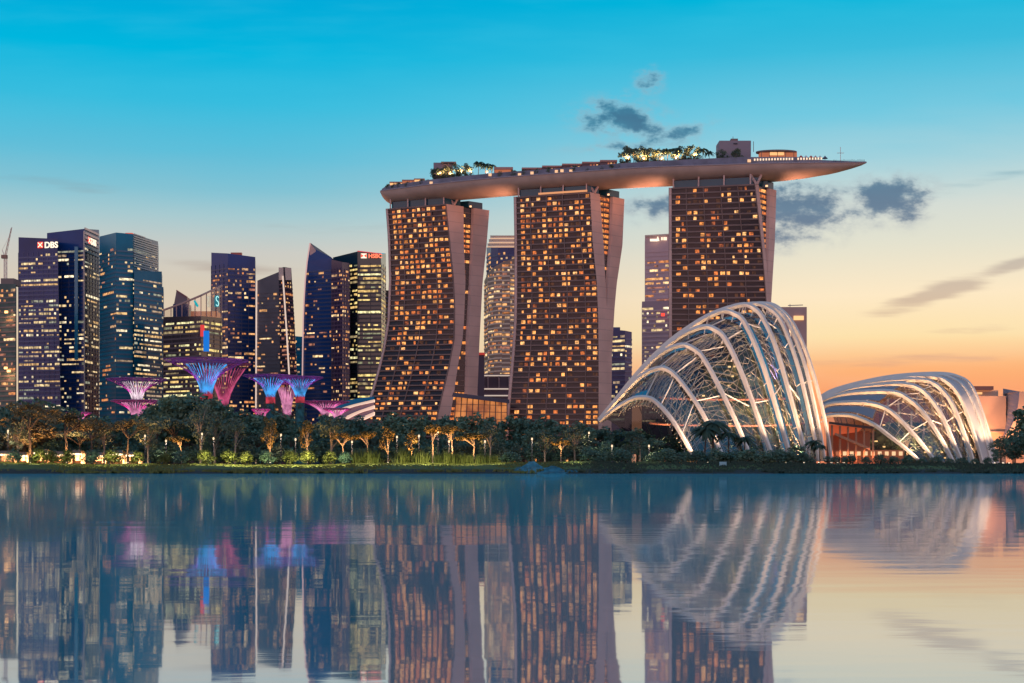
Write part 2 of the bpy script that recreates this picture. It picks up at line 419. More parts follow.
PINKL = glow('pink_edge_light', (1, .62, .6), .62)
SIGNW = glow('sign_white', (1, .80, .58), 1.6); SIGNR = glow('sign_red', (1, .07, .04), 1.5)

def bld(name, label, px, Y): return thing(name, label, 'building', (PX(px, Y), Y+15, BASE_Z))
V2 = lambda *a: [tuple(x) for x in a]

# construction tower at the left edge, with crane
r = bld('construction_tower', 'unfinished grey green tower at the left edge with a crane on top', 5, 1350)
SCAF = mat('scaffold_net', (.10, .14, .13), .8, var=.2, scale=.1)
tower_mass(r, [Edge(1360, 283.5, -18), Edge(1345, 284, 15.6)], 40, SCAF, mat('raw_slab', (.22, .17, .16), .8), AMBER, 4.6, 4, .22, 2, band=.3)
a = P(-4, 283.5, 1356); c = P(14, 280, 1350)
MB().box(PX(0, 1350), PX(13, 1350), 1352, 1372, PZ(284, 1350), PZ(278, 1350)).build('roof_core', MATS['raw_slab'], r)
for px, py in ((6.5, 312), (6, 368), (9, 371)):
    MB().box(PX(px-1.6, 1344), PX(px+1.6, 1344), 1342.8, 1344, PZ(py+1.2, 1344), PZ(py-1.2, 1344)).build('work_light', glow('work_lamp', (1, .5, .16), 2.5), r)
    lamp((PX(px, 1344), 1341, PZ(py, 1344)), 9000, (1, .5, .2), 1.0, 'SPOT', (0, .8, -1), 150)
r = thing('tower_crane', 'pale lattice tower crane leaning over the unfinished tower at left edge', 'crane', P(5.5, 281, 1360))
STEEL = mat('crane_paint', (.78, .62, .55), .5)
m = MB(); x0 = PX(5.5, 1360)
for sx_ in (-1, 1):
    for sy_ in (-1, 1): m.bar((x0+sx_*1.1, 1360+sy_*1.1, PZ(281, 1360)), (x0+sx_*1.1, 1360+sy_*1.1, PZ(257, 1360)), .4)
z = PZ(281, 1360); k = 0
while z < PZ(257, 1360)-2.4:
    for sy_ in (-1, 1): m.bar((x0-1.1*(-1)**k, 1360+sy_*1.1, z), (x0+1.1*(-1)**k, 1360+sy_*1.1, z+2.4), .28)
    z += 2.4; k += 1
m.build('mast', STEEL, r)
m = MB(); a = P(5, 258, 1360); c = P(11.5, 228, 1352); dd = (c-a)
for o_ in ((-.8, 0), (.8, 0), (0, 1.4)):
    off = Vector((o_[0], o_[0]*.5, o_[1])); m.bar(a+off, c+off*.4, .32)
for i in range(14):
    t0, t1 = i/14, (i+1)/14; sg = (-1)**i
    m.bar(a+dd*t0+Vector((.8*sg, 0, 0)), a+dd*t1+Vector((-.8*sg, 0, .7)), .22)
m.build('jib', STEEL, r)
MB().box(x0-3.6, x0+1.6, 1358.4, 1361.6, PZ(258.5, 1360), PZ(255, 1360)).build('cab', mat('crane_cab', (.30, .16, .12), .5), r)
m = MB(); m.bar(P(5, 257, 1360), P(2.2, 250, 1362), .5).bar(P(2.2, 250, 1362), P(9.5, 236, 1354), .16); m.build('counter_jib', STEEL, r)

# twin-block office tower with lit red-and-white signs
r = bld('office_tower', 'navy twin-block office tower with two glowing red and white bank signs', 55, 1490)
tower_mass(r, [Edge(1496, 237.2, 18.5), Edge(1486, 238.8, [(230, 57.2), (420, 61)])], 60, NAVY, MAUVE, CREAM, 4.35, 4.2, .42, 3, mull=2, top_blank=6, dark_rows=(8, 9, 10, 28))
tower_mass(r, [Edge(1512, 233, 47), Edge(1500, 228.8, 84), Edge(1545, 229.8, 99)], 70, BLUEB, BLUES, CREAM, 4.35, 4.0, [.34, .24], 3, top_blank=8, mull=3, dark_rows=(8, 9, 10, 28), maxparts=80)
m = MB()
n_ = Vector((45, -16, 0)).normalized(); n_ = Vector((.94, -.33, 0))
for i in range(6):
    z = PZ(231.5+i*4.4, 1520); pa = Vector((PX(84.4, 1501), 1501, z)); pb = Vector((PX(98.4, 1543), 1543, z)); m.bar(pa+n_*.6, pb+n_*.6, 1.0, 2.2)
m.build('louver_screen', mat('pale_fin', (.55, .46, .42), .5), r)
MB().bar(P(84, 231, 1499.4), P(84.6, 420, 1499.4), 1.1).build('corner_fin', mat('pale_fin', ()), r)  # plain pale strip along the tower corner
MB().box(PX(75, 1499), PX(78.3, 1499), 1497.2, 1499.5, PZ(360, 1500), PZ(247, 1500)).build('glass_fin', mat('light_blue_glass', (.03, .22, .36), .2), r)
def emblem_sign(root, p, right, h, txt, body):
    right = Vector(right).normalized(); nn = right.cross(Vector((0, 0, 1))); upv = Vector((0, 0, 1))
    p = Vector(p)+nn*.9
    m = MB(); m.hexa([p+right*x+upv*z_+nn*y for z_ in (0, h) for x, y in ((0, .4), (h*.95, .4), (h*.95, 0), (0, 0))])
    e = m.build('emblem', SIGNR, root)
    m = MB(); q = p+right*h*.47+upv*h*.5+nn*.55
    for sg in (-1, 1):
        m.bar(q-right*h*.38-upv*h*.38*sg, q+right*h*.38+upv*h*.38*sg, .3, h*.13)
    m.build('emblem_mark', SIGNW, e)
    text_mesh(txt, h*1.38, p+right*h*1.2+nn*.2, right, SIGNW, 'sign_lettering', root, .2, h*.035)
emblem_sign(r, P(38.2, 248.2, 1490), (1, -.18, 0), 6.2, 'DBS', None)
emblem_sign(r, P(87.2, 243, 1509.5), (2.7, 45, 0), 6.6, 'DBS', None)

# teal faceted tower
r = bld('glass_tower', 'teal blue faceted glass tower with pale louvred top and lower step', 130, 1450)
tower_mass(r, [Edge(1478, 236.5, 99.5), Edge(1440, 232.5, 116), Edge(1448, 234, 133), Edge(1500, 241.5, 158)], 50, TEAL, TEALS, [AMBER, CREAM, CREAM], 4.3, 4.2, [.14, .22, .30], 3, top_blank=6, maxparts=90)
tower_mass(r, [Edge(1440, 271, 134), Edge(1478, 271.5, 161.8)], 40, TEAL, TEALS, CREAM, 4.3, 3.6, .45, 4, top_blank=2, maxparts=90, rows=lambda fl, z: .35 if fl < 9 else 1.5)
tower_mass(r, [Edge(1484, 287, 157), Edge(1490, 287, 163.4)], 30, TEAL, TEALS, CREAM, 4.3, 3.6, .3, 2, maxparts=20)
m = MB(); a, c = P(133.5, 0, 1448), P(158, 0, 1500)
nl = Vector((c.y-a.y, -(c.x-a.x), 0)).normalized()
for i in range(15):
    z = PZ(238+i*2.25, 1470)
    za = z
    if i < 2: a2 = a.lerp(c, 0)
    m.wall(a, a.lerp(c, .99 if i > 1 else .45+i*.25), za, za+1.1, nl, .3, .9)
m.build('louver_screen', LOUV, r)
m = MB().box(PX(124, 1450), PX(131, 1450), 1455, 1460, PZ(234, 1450), PZ(232, 1450)); m.build('roof_beacon', glow('beacon_red', (1, .2, .12), .7), r)

# building with sloping glass crown
r = bld('crown_office', 'bronze office block with sloping glass crown and red and blue banners', 190, 1390)
ed = [Edge(1412, 317, 163.5), Edge(1386, 316, 201), Edge(1420, 318, 222)]
tower_mass(r, ed, 50, BRONZE, BRONZES, YELLOW, 4.4, 4.0, [.66, .62], 5, top_blank=1, mull=4, dark_rows=(3, 4), maxparts=95, wh=.5)
m = MB(); pts = [P(163.8, 310, 1412), P(182, 303.5, 1399), P(201, 295.5, 1386.4), P(222, 285.6, 1420)]
base_ = [P(163.8, 317, 1412), P(182, 316.5, 1399), P(201, 316, 1386.4), P(222, 318, 1420)]
GL = bpy.data.materials.new('clear_crown_glass'); GL.use_nodes = True; q = NB(GL.node_tree); GL.node_tree.nodes.remove(GL.node_tree.nodes['Principled BSDF'])
tr = q.n('ShaderNodeBsdfTransparent'); tr.inputs[0].default_value = (.9, .84, .8, 1); gs = q.n('ShaderNodeBsdfGlossy'); gs.inputs['Roughness'].default_value = .1
mx = q.n('ShaderNodeMixShader'); mx.inputs[0].default_value = .16; q.nt.links.new(tr.outputs[0], mx.inputs[1]); q.nt.links.new(gs.outputs[0], mx.inputs[2]); q.nt.links.new(mx.outputs[0], q.nt.nodes['Material Output'].inputs[0])
m.grid([base_, pts]).build('crown_glass', GL, r)
m = MB()
for p, q_ in zip(pts, pts[1:]): m.bar(p, q_, 1.2, 1.6)
m.build('crown_beam', mat('rose_steel', (.42, .26, .24), .5), r)
for px in (164.3, 171, 176.5, 182, 188.5, 195, 201, 206.5, 211.5, 216.5, 221.6):
    yy = interp([(163.8, 1411), (201, 1386), (222, 1419)], px); tp = interp([(163.8, 310), (182, 303.5), (201, 295.5), (222, 285.6)], px)
    MB().bar(P(px, 316.5, yy), P(px, tp+.4, yy), .7).build('crown_post', mat('rose_steel', ()), r)
m = MB().box(PX(188, 1400), PX(219, 1425), 1412, 1432, PZ(318, 1410), PZ(311, 1410)); m.build('sky_lobby', mat('copper_lobby', (.4, .15, .08), .6, emit=(1, .32, .12), strength=.22), r)
TEALG = glow('teal_sign', (0, .55, .62), .7)
s_ = MB().box(PX(215.2, 1407), PX(219.6, 1407), 1403, 1404.5, PZ(307, 1404), PZ(295.5, 1404)).build('roof_sign', mat('teal_panel', (.0, .16, .2), .4, emit=(0, .4, .5), strength=.25), r)
m = MB(); c0 = P(217.4, 298.6, 1402.6); c1 = P(217.4, 303.6, 1402.6)
for cc, a0 in ((c0, 0), (c1, 180)):
    arc = [cc+Vector((1.25*math.cos(math.radians(a_)), 0, 2.3*math.sin(math.radians(a_)))) for a_ in range(20+a0, 290+a0, 24)]
    m.tube(arc, .42, 5)
m.build('sign_mark', glow('sign_pale_teal', (.5, 1, .98), 1.1), s_)
m = MB().poly([P(193.5, 301, 1389), P(195, 300, 1389), P(198.5, 305.4, 1387), P(197.5, 307.5, 1387), P(196, 306, 1388)]); m.build('crown_mark', TEALG, r)
MB().box(PX(201, 1383), PX(204.6, 1383), 1380, 1382.5, PZ(336.5, 1382), PZ(325, 1382)).build('banner', glow('red_banner', (1, .06, .06), .75), r)
MB().box(PX(204.3, 1381), PX(209.6, 1381), 1377, 1379.5, PZ(351.5, 1380), PZ(331, 1380)).build('banner', glow('blue_banner', (.0, .22, .85), .8), r)
# small peak behind it
r = bld('peaked_tower', 'distant tower with a small pointed triangular roof behind the glass crown', 180, 1750)
m = MB(); a, c, d, e = P(174, 304, 1750), P(186.5, 304, 1750), P(176.5, 290.5, 1752), P(187.5, 297.5, 1752)
bk = Vector((0, 16, 0)); m.hexa([a, c, c+bk, a+bk, d, e, e+bk, d+bk]); m.build('pointed_roof', mat('peak_metal', (.30, .17, .17), .5), r)
m = MB(); g_ = PX(174, 1750); m.box(PX(173, 1750), PX(188, 1750), 1750, 1768, BASE_Z, PZ(304, 1750)); m.build('body', NAVY, r)
MB().bar(d+Vector((0, -.5, .3)), e+Vector((0, -.5, .3)), 1.2).build('roof_edge', mat('edge_rose', (.6, .22, .2), .5), r)

# deep blue slab tower
r = bld('blue_slab_tower', 'dark blue slab tower with scattered amber windows in columns', 233, 1650)
tower_mass(r, [Edge(1660, 252.6, 211.3), Edge(1640, 253.4, 228), Edge(1652, 257, 255.3)], 45, BLUEB, BLUES, AMBER, 4.6, 3.6, [.26, .30], 2, top_blank=5, maxparts=95, mull=3)
m = MB().box(PX(229, 1650), PX(240, 1650), 1660, 1664, PZ(253.6, 1650), PZ(251.2, 1650)); m.build('roof_crane', mat('red_steel', (.5, .12, .08), .5), r)

# grey tapered tower with white top
r = bld('tapered_tower', 'grey stone tower with sloping shoulder and tall lit white seam', 276, 1600)
tower_mass(r, [Edge(1605, 280.6, [(270, 257.4), (420, 256.6)]), Edge(1592, 271.8, [(270, 279), (420, 281)])], 40, GREY, GREY, AMBER, 4.4, 4, .16, 1.6, top_blank=4, maxparts=60)
tower_mass(r, [Edge(1590, 268, [(267, 278.6), (420, 281.5)]), Edge(1586, 267, [(267, 284), (420, 291.5)]), Edge(1600, 268, [(267, 291.2), (320, 294.4), (420, 298.6)])], 40, BRONZE, mat('plum_spandrel', (.12, .06, .09), .5), AMBER, 4.4, 3.6, [.3, .34], 2, top_blank=6, maxparts=70)
MB().hexa([P(278.8, 280, 1583), P(291.4, 280, 1592), P(291.4, 280, 1602), P(278.8, 280, 1596), P(278.6, 267.4, 1583), P(291, 267.8, 1592), P(291, 267.8, 1602), P(278.6, 267.4, 1596)]).build('crown_screen', mat('cream_screen', (.62, .48, .42), .5), r)
m = MB(); sp_ = [(282.8, 276), (284.5, 300), (286.5, 330), (288.6, 365), (291.2, 412)]
for (x1, y1), (x2, y2) in zip(sp_, sp_[1:]): m.bar(P(x1, y1, 1584.5), P(x2, y2, 1584.5), 1.5)
m.build('seam_light', LINE, r)
MB().bar(P(256.6, 281, 1604), P(255.8, 412, 1604), 1.3).build('edge_light', LINE, r)

# far small block between tapered and sail towers
r = bld('far_block', 'small dark green block in the gap beside the sail-shaped tower', 300, 1900)
tower_mass(r, [Edge(1900, 336, 294), Edge(1900, 337, 306)], 30, TEAL, TEALS, AMBER, 5, 5, .2, 2, maxparts=20)

# sail-shaped tower
r = bld('sail_tower', 'navy sail-shaped tower with pointed top and glowing curved left edge', 320, 1600)
le = [(243, 309.6), (262, 306.6), (280, 304.8), (300, 303.6), (320, 302.8), (360, 302.2), (420, 301.5)]
tower_mass(r, [Edge(1612, 246, le), Edge(1596, 257.6, 331.5), Edge(1604, 259, 333)], 40, BLUEB, BLUES, AMBER, 4.4, 4, [.13, 0], 1.5, top_blank=4, maxparts=70)
m = MB(); m.grid([[P(309.6, 262, 1610.5), P(315.8, 262, 1607)], [P(310.4, 243.5, 1610.5), P(315.8, 250, 1607)]]); m.build('spire_panel', mat('rose_panel', (.55, .36, .34), .5), r)
m = MB(); m.hexa([P(309.6, 252, 1611), P(331.5, 260, 1597), P(331.5, 260, 1605), P(309.6, 252, 1620), P(310.5, 242.8, 1611), P(331.5, 257.4, 1597), P(331.5, 257.4, 1605), P(310.5, 242.8, 1620)]); m.build('sloped_screen', mat('grey_blue_screen', (.16, .22, .24), .4), r)
m = MB(); pp = [P(x+.4, y, 1609.5) for y, x in le]
for u, w in zip(pp, pp[1:]): m.bar(u, w, 1.3)
m.build('edge_light', PINKL, r)
tower_mass(r, [Edge(1590, 259.4, 331.5), Edge(1580, 262, 342), Edge(1592, 263, 349.5)], 40, mat('plum_glass', (.05, .03, .08), .18), mat('plum_spandrel2', (.10, .055, .12), .5), AMBER, 4.4, 3.4, [.22, .26], 1.6, top_blank=3, maxparts=70, mull=2)

# bank tower with red glowing sign
r = bld('bank_tower', 'dark tower with yellow window bands and red glowing rooftop sign', 365, 1600)
tower_mass(r, [Edge(1640, 257.4, 333), Edge(1610, 251.4, 357.5), Edge(1606, 254.2, 381), Edge(1640, 253.4, 385.8)], 50, mat('dark_green_glass', (.012, .035, .045), .15, spec=.7), mat('dark_spandrel', (.03, .035, .055), .4), YELLOW, 4.7, 4.2, [.55, .62, .5], 4, top_blank=4, maxparts=98, mull=5, dark_rows=(12, 13, 24, 25))
p = P(361, 258.3, 1606); h = 5.2
m = MB(); ring = [Vector((p.x+h*.62+h*.62*math.cos(math.radians(a_)), p.y-1.2, p.z+h*.5+h*.5*math.sin(math.radians(a_)))) for a_ in (0, 90, 180, 270)]
m.box(p.x, p.x+h*1.24, p.y-1.2, p.y-.6, p.z, p.z+h); e = m.build('emblem', SIGNW, r)
m = MB()
for sg in (-1, 1):
    ctr_ = Vector((p.x+h*.62, p.y-1.4, p.z+h*.5)); m.poly([ctr_, ctr_+Vector((sg*h*.6, 0, h*.42)), ctr_+Vector((sg*h*.6, 0, -h*.42))][::sg])
m.build('emblem_mark', SIGNR, e)
text_mesh('HSBC', h*1.2, p+Vector((h*1.6, -1.0, h*.08)), (1, 0, 0), glow('sign_orange_red', (1, .2, .1), 1.6), 'sign_lettering', r, .2, .2)
m = MB(); a, c = P(350, 253, 1611), P(381, 253.6, 1605); m.bar(P(357.5, 251, 1609), P(381, 253.8, 1605), .8, .8); m.build('roof_strip_light', glow('red_strip', (1, .1, .12), .7), r)
r = bld('narrow_block', 'narrow dark block squeezed beside the left hotel tower', 388, 1700)
tower_mass(r, [Edge(1700, 290, 384), Edge(1700, 291, 394)], 40, BRONZE, MAUVE, AMBER, 4.5, 4, .15, 2, maxparts=20)

# rounded lit tower between left and middle hotel towers
r = bld('rounded_tower', 'rounded tower with stepped crown and curved lit glass front between hotel towers', 500, 1340)
arc = [(486.6, 1352), (491, 1335), (498, 1325), (508, 1320), (518, 1324), (526, 1340)]
tower_mass(r, [Edge(y, 247.5, x) for x, y in arc], 30, NAVY, BLUES, AMBER, 4.2, 4, .34, 2, top_blank=1, maxparts=30, zlow=PZ(285, 1330))
for i, (py0, py1, ins) in enumerate(((247.6, 243.4, 1.0), (243.4, 239.2, 2.4), (239.2, 235.4, 3.8))):
    m = MB(); pts = [(x+(506-x)*ins/20, y+ins) for x, y in arc]
    lo = [P(x, py0, y) for x, y in pts]; hi = [P(x, py1+.8, y) for x, y in pts]
    m.grid([lo, hi]); m.poly(hi)
    lip = [P(x+(x-506)*.02, py1+.8, y-.6) for x, y in pts]; lip2 = [P(x+(x-506)*.02, py1, y-.6) for x, y in pts]
    m.grid([lip, lip2]); m.poly(lip2)
    m2 = MB()
    for u, w in zip(lo, lo[1:]): m2.bar(u+Vector((0, -.5, .6)), w+Vector((0, -.5, .6)), .7)
    m2.build('added_tier_glow', glow('added_tier_amber', (1, .62, .38), .8), r); m.build('crown_tier', mat('crown_tan', (.78, .60, .48), .6), r)  # amber glowing strips added to brighten the crown tiers
arc2 = [(484.2, 1330, 281), (488, 1312, 273), (494, 1302, 267), (502, 1296, 262.5), (510, 1294, 259.6), (519, 1298, 257), (527, 1310, 256)]
tower_mass(r, [Edge(y, t, x) for x, y, t in arc2], 20, mat('lit_curtain_wall', (.22, .15, .12), .3), mat('tan_band', (.74, .55, .43), .6), AMBER, 3.9, 3.4, .62, 3, top_blank=0, maxparts=95, band=.34, zlow=PZ(378, 1300))
r = bld('podium_block', 'low wide block with white strip lights between the hotel towers', 494, 1240)
m = MB(); m.box(PX(474, 1240), PX(514, 1240), 1240, 1280, BASE_Z, PZ(374, 1240)); m.build('body', mat('plum_wall', (.10, .065, .10), .6), r)
for py, x0_, x1_ in ((375.5, 475, 513), (388.8, 475, 513), (395.5, 475, 511)):
    MB().box(PX(x0_, 1239), PX(x1_, 1239), 1238.6, 1239.6, PZ(py+.7, 1239), PZ(py-.5, 1239)).build('strip_light', glow('white_strip', (1, .78, .66), .6), r)
for x0_ in (478, 488, 499, 509):
    MB().box(PX(x0_-.4, 1239), PX(x0_+.4, 1239), 1238.2, 1239.8, PZ(388, 1239), PZ(376, 1239)).build('pilaster', PINKW, r)
MB().box(PX(476.5, 1238), PX(482, 1238), 1237.6, 1238.8, PZ(383, 1238), PZ(377.5, 1238)).build('lit_sign', glow('white_sign', (1, .85, .7), .8), r)
r = bld('red_topped_box', 'small dark box with red roof beside the left hotel tower', 480, 1220)
MB().box(PX(477.5, 1220), PX(484, 1220), 1220, 1232, BASE_Z, PZ(355, 1220)).build('body', mat('plum_wall', ()), r)
MB().box(PX(477, 1220), PX(484.6, 1220), 1219, 1233, PZ(355, 1220)+.02, PZ(352.6, 1220)).build('roof', mat('red_roof', (.5, .06, .05), .6, emit=(1, .08, .05), strength=.3), r)

# towers between middle and right hotel towers, and behind the dome
r = bld('banded_office', 'squat mauve office block with bright window bands beside the middle hotel tower', 622, 1350)
tower_mass(r, [Edge(1352, 329, 608), Edge(1344, 330.6, 625), Edge(1352, 332, 631.8)], 40, NAVY, MAUVE, CREAM, 4.3, 3.6, [.55, .3], 4, maxparts=80)
MB().box(PX(613, 1360), PX(620, 1360), 1358, 1366, PZ(329.5, 1350), PZ(326.4, 1350)).build('roof_plant', MAUVE, r)
r = bld('pink_tower', 'pale pink tower with white lettered top and lower wing beside the right hotel tower', 655, 1500)
tower_mass(r, [Edge(1505, 236.4, 645), Edge(1495, 235, 672)], 45, PINKW, PINKW, AMBER, 4.4, 3.4, .5, 3, top_blank=5, maxparts=60, zlow=PZ(305, 1500), rows=lambda fl, z: 0 if fl < 3 else 1)
tower_mass(r, [Edge(1478, 301.5, 642), Edge(1466, 300.5, 672)], 45, mat('pink_wing', (.40, .27, .31), .7), PINKW, CREAM, 4.4, 3.4, .34, 2, top_blank=2, maxparts=70)
MB().bar(P(645, 236, 1504), P(672, 234.4, 1494), 1.6, 1.6).build('parapet', mat('cream_screen', ()), r)
m = MB(); m.box(PX(649.8, 1500), PX(657.4, 1500), 1497, 1498, PZ(241.3, 1498), PZ(239, 1498)); m.hexa([P(656.2, 241, 1497), P(659.4, 241, 1497), P(659.4, 241, 1498), P(656.2, 241, 1498), P(657.6, 236.4, 1497), P(658, 236.4, 1497), P(658, 236.4, 1498), P(657.6, 236.4, 1498)])
for x in (661.2, 663.4, 665.2): m.box(PX(x, 1498), PX(x+1.2, 1498), 1496, 1497, PZ(240.4, 1498), PZ(237.4, 1498))
m.build('roof_sign', SIGNW, r)
MB().box(PX(660.5, 1470), PX(664, 1470), 1463, 1464.2, PZ(316.2, 1464), PZ(313.2, 1464)).build('red_sign', SIGNR, r)
r = bld('plain_block', 'plain mauve block with one bright window strip behind the tall dome', 790, 1250)
MB().box(PX(775, 1250), PX(808, 1240), 1245, 1290, BASE_Z, PZ(307, 1245)).build('body', mat('mauve_plain', (.52, .33, .31), .7, var=.1, scale=.05), r)
MB().box(PX(794, 1243), PX(804, 1243), 1244, 1245.2, PZ(320, 1244), PZ(315.8, 1244)).build('window', glow('gold_strip', (1, .58, .25), 1.2), r)
MB().bar(P(788, 305.5, 1255), P(803, 305, 1255), .6).bar(P(790, 307, 1255), P(790, 304, 1255), .4).build('roof_rail', MAUVE, r)

# ---------------------------------------------------------------- the three hotel towers
ROOF_Z = 191.5
def hotel(label, YL, YR, uang, dang, tr, bays, dens, refpx):
    root = thing('hotel_tower', label, 'building', (PX(refpx, YR), YR, BASE_Z), 'three leaning hotel towers')
    D = Vector((math.cos(math.radians(dang)), math.sin(math.radians(dang)), 0))
    py_top = HY-(ROOF_Z-CZ)*F/YR
    PRr = Vector((PX(interp(tr['FR'], py_top), YR), YR, 0)); PLr = Vector((PX(interp(tr['FL'], py_top), YL), YL, 0))
    def E(ref, tab, z, Yr):
        py = HY-(z-CZ)*F/Yr; k = (interp(tab, py)-512)/F
        s = (k*ref.y-ref.x)/(D.x-k*D.y)
        p = ref+D*s; p.z = z; return p
    FLf = lambda z: E(PLr, tr['FL'], z, YL)
    FR, W1, W2, W3 = [(lambda z, t=tr[k]: E(PRr, t, z, YR)) for k in ('FR', 'W1', 'W2', 'W3')]
    nf = 50; z0 = 5.0; pit = (ROOF_Z-z0)/nf
    zz = [z0+i*pit for i in range(nf+1)]; zz[0] = BASE_Z
    def left_of(fn):      # same offset from the facade, at the left end
        return lambda z: FLf(z)+(fn(z)-FR(z))
    L1, L2, L3 = left_of(W1), left_of(W2), left_of(W3)
    n = Vector((PRr-PLr)); n.z = 0; n.normalize(); n = Vector((n.y, -n.x, 0))
    if n.y > 0: n = -n
    # front slab: end wall, roof, back; the facade is dark glass
    m = MB(); m.grid([[FLf(z).lerp(FR(z), t) for t in (0, .25, .5, .75, 1)] for z in zz]); m.build('facade_glass', GLASSD, root)
    m = MB()
    m.grid([[FR(z), W1(z)] for z in zz]); m.grid([[L1(z), FLf(z)] for z in zz]); m.grid([[W1(z), L1(z)] for z in zz])
    m.quad(FLf(ROOF_Z), FR(ROOF_Z), W1(ROOF_Z), L1(ROOF_Z)); m.build('front_slab', CONC, root)
    m = MB()
    m.grid([[W2(z), W3(z)] for z in zz]); m.grid([[L3(z), L2(z)] for z in zz]); m.grid([[W3(z), L3(z)] for z in zz]); m.grid([[L2(z), W2(z)] for z in zz])
    m.quad(L2(ROOF_Z), W2(ROOF_Z), W3(ROOF_Z), L3(ROOF_Z)); m.build('rear_slab', CONC, root)
    # recessed glass between the slabs, with lit landings
    ins = (PLr-PRr).normalized()*2.2
    m = MB(); m.grid([[W1(z)+ins, W2(z)+ins] for z in zz]); m.build('atrium_glass', GLASSD, root)
    nn = ins.normalized()*-1
    for z in zz[2:-1]:
        if (W2(z)-W1(z)).length > .8: MB().wall(W1(z)+ins, W2(z)+ins, z-.5, z, nn, .02, .4).build('landing', SLAB, root)
    for i, z in enumerate(zz[2:-1]):
        a, c = W1(z)+ins, W2(z)+ins
        if (c-a).length < 2: continue
        hot = i > nf-14 or i < 12
        for t0, t1 in ((.08, .42), (.5, .94)):
            if R.random() < (.85 if hot else .22):
                MB().wall(a.lerp(c, t0), a.lerp(c, t1), z+.3, z+pit*.62, nn, .02, .12).build('atrium_window', WARM[R.choice((0, 0, 1, 2, 2))], root)
    # balconies, one a floor
    for i in range(1, nf+1):
        z = zz[i]; a, c = FLf(z-.6), FR(z-.6)
        MB().wall(a, c, z-pit*.27, z, n, -.1, .95).build('balcony', SLAB, root)
    # fins
    for q in range(0, bays+1, 3):
        t = min(1, q/bays); rows_ = []
        m = MB()
        for z in zz[::3]+[zz[-1]]:
            p = FLf(z).lerp(FR(z), t); u = (FR(z)-FLf(z)).normalized()*.28
            rows_.append([p-u, p-u+n*1.15, p+u+n*1.15, p+u])
        m.grid(rows_); m.build('fin', SLAB, root)
    # end pier at the left edge
    m = MB()
    m.grid([[FLf(z)+n*.05, FLf(z)+n*1.25, FLf(z).lerp(FR(z), .028)+n*1.25, FLf(z).lerp(FR(z), .028)+n*.05] for z in zz]); m.build('end_pier', CONC, root)
    # lit rooms
    cand = []
    for i in range(0, nf):
        for j in range(1, bays):
            lit_ = R.random() < dens(i/nf, j/bays, i)
            if lit_ or R.random() < .22:
                z = zz[i] if i else z0
                w = R.choice((.3, .5, .58, .62, .66, .7)); o_ = R.choice((.12, .12, .2)); t0 = (j+o_)/bays; t1 = (j+o_+min(w, .86-o_))/bays
                a = FLf(z+pit*.4).lerp(FR(z+pit*.4), t0); c = FLf(z+pit*.4).lerp(FR(z+pit*.4), t1)
                cand.append(((c-a).length*R.uniform(.9, 1.1), a, c, z+.05, z+pit*R.choice((.62, .62, .58, .48)), WARM[R.choice((0, 0, 0, 1, 1, 2, 2, 3, 4))] if lit_ else DIMW))
    cand.sort(key=lambda t: (t[5] is DIMW, -t[0])); rest = MB(); used = []
    for k, (l, a, c, za, zb, mt) in enumerate(cand):
        if k < 100: MB().wall(a, c, za, zb, n, .03, .3).build('window', mt, root)
        else:
            if mt not in used: used.append(mt)
            rest.wall(a, c, za, zb, n, .03, .3, used.index(mt))
    tag(rest.build('window', used, root), kind='stuff')
    # glazed crown storey under the deck, and struts
    m = MB(); a, c, d, e = [FLf(ROOF_Z).lerp(FR(ROOF_Z), .03), FLf(ROOF_Z).lerp(FR(ROOF_Z), .93), W1(ROOF_Z).lerp(FR(ROOF_Z), .3), L1(ROOF_Z).lerp(FLf(ROOF_Z), .3)]
    q0 = [p+D*3 for p in (a, c)]+[d+D*2, e+D*2]
    m.hexa([(p.x, p.y, ROOF_Z+.02) for p in q0]+[(p.x, p.y, ROOF_Z+5.2) for p in q0]); m.build('crown_glass', mat('crown_teal_glass', (.01, .07, .11), .15), root)
    p1, p2 = W2(ROOF_Z), W3(ROOF_Z); q0 = [p1.lerp(p2, -.35), p1.lerp(p2, .55), p1.lerp(p2, .55)+(PLr-PRr)*.8, p1.lerp(p2, -.35)+(PLr-PRr)*.8]
    m = MB(); m.hexa([(p.x, p.y, ROOF_Z+.02) for p in q0]+[(p.x, p.y, ROOF_Z+4.6) for p in q0]); m.build('crown_glass', MATS['crown_teal_glass'], root)
    for t in (.0, .33, .66, 1.0):
        p = a.lerp(c, t)+D*2+n*.5; MB().bar((p.x, p.y, ROOF_Z), (p.x, p.y, ROOF_Z+7), .9).build('crown_column', CONC, root)
    p = FR(ROOF_Z).lerp(W1(ROOF_Z), .45); q_ = p+(PRr-PLr).normalized()*-1
    MB().bar(p, p+Vector((-3.5, 3, 7)), 1.2).build('crown_strut', CONC, root)
    MB().bar(p, p+Vector((3.5, 3, 7)), 1.2).build('crown_strut', CONC, root)
    # uplights washing the hull above
    for tt, pw, dr in ((W1(ROOF_Z).lerp(W2(ROOF_Z), .5)+(PRr-PLr).normalized()*1.5, 26000, (.8, 0, .75)), (FLf(ROOF_Z)+D*10-(PRr-PLr).normalized()*1.5, 18000, (-.8, 0, .75))):
        MB().box(tt.x-.7, tt.x+.7, tt.y-.7, tt.y+.7, ROOF_Z, ROOF_Z+1).build('floodlight', glow('flood_warm', (1, .5, .25), 2), root)
        lamp((tt.x+(14 if dr[0] > 0 else -9), tt.y+4, ROOF_Z-13), pw*1.6, (1, .44, .25), 3.0, 'SPOT', dr, 140)
    return root, FLf, FR, W1, W3
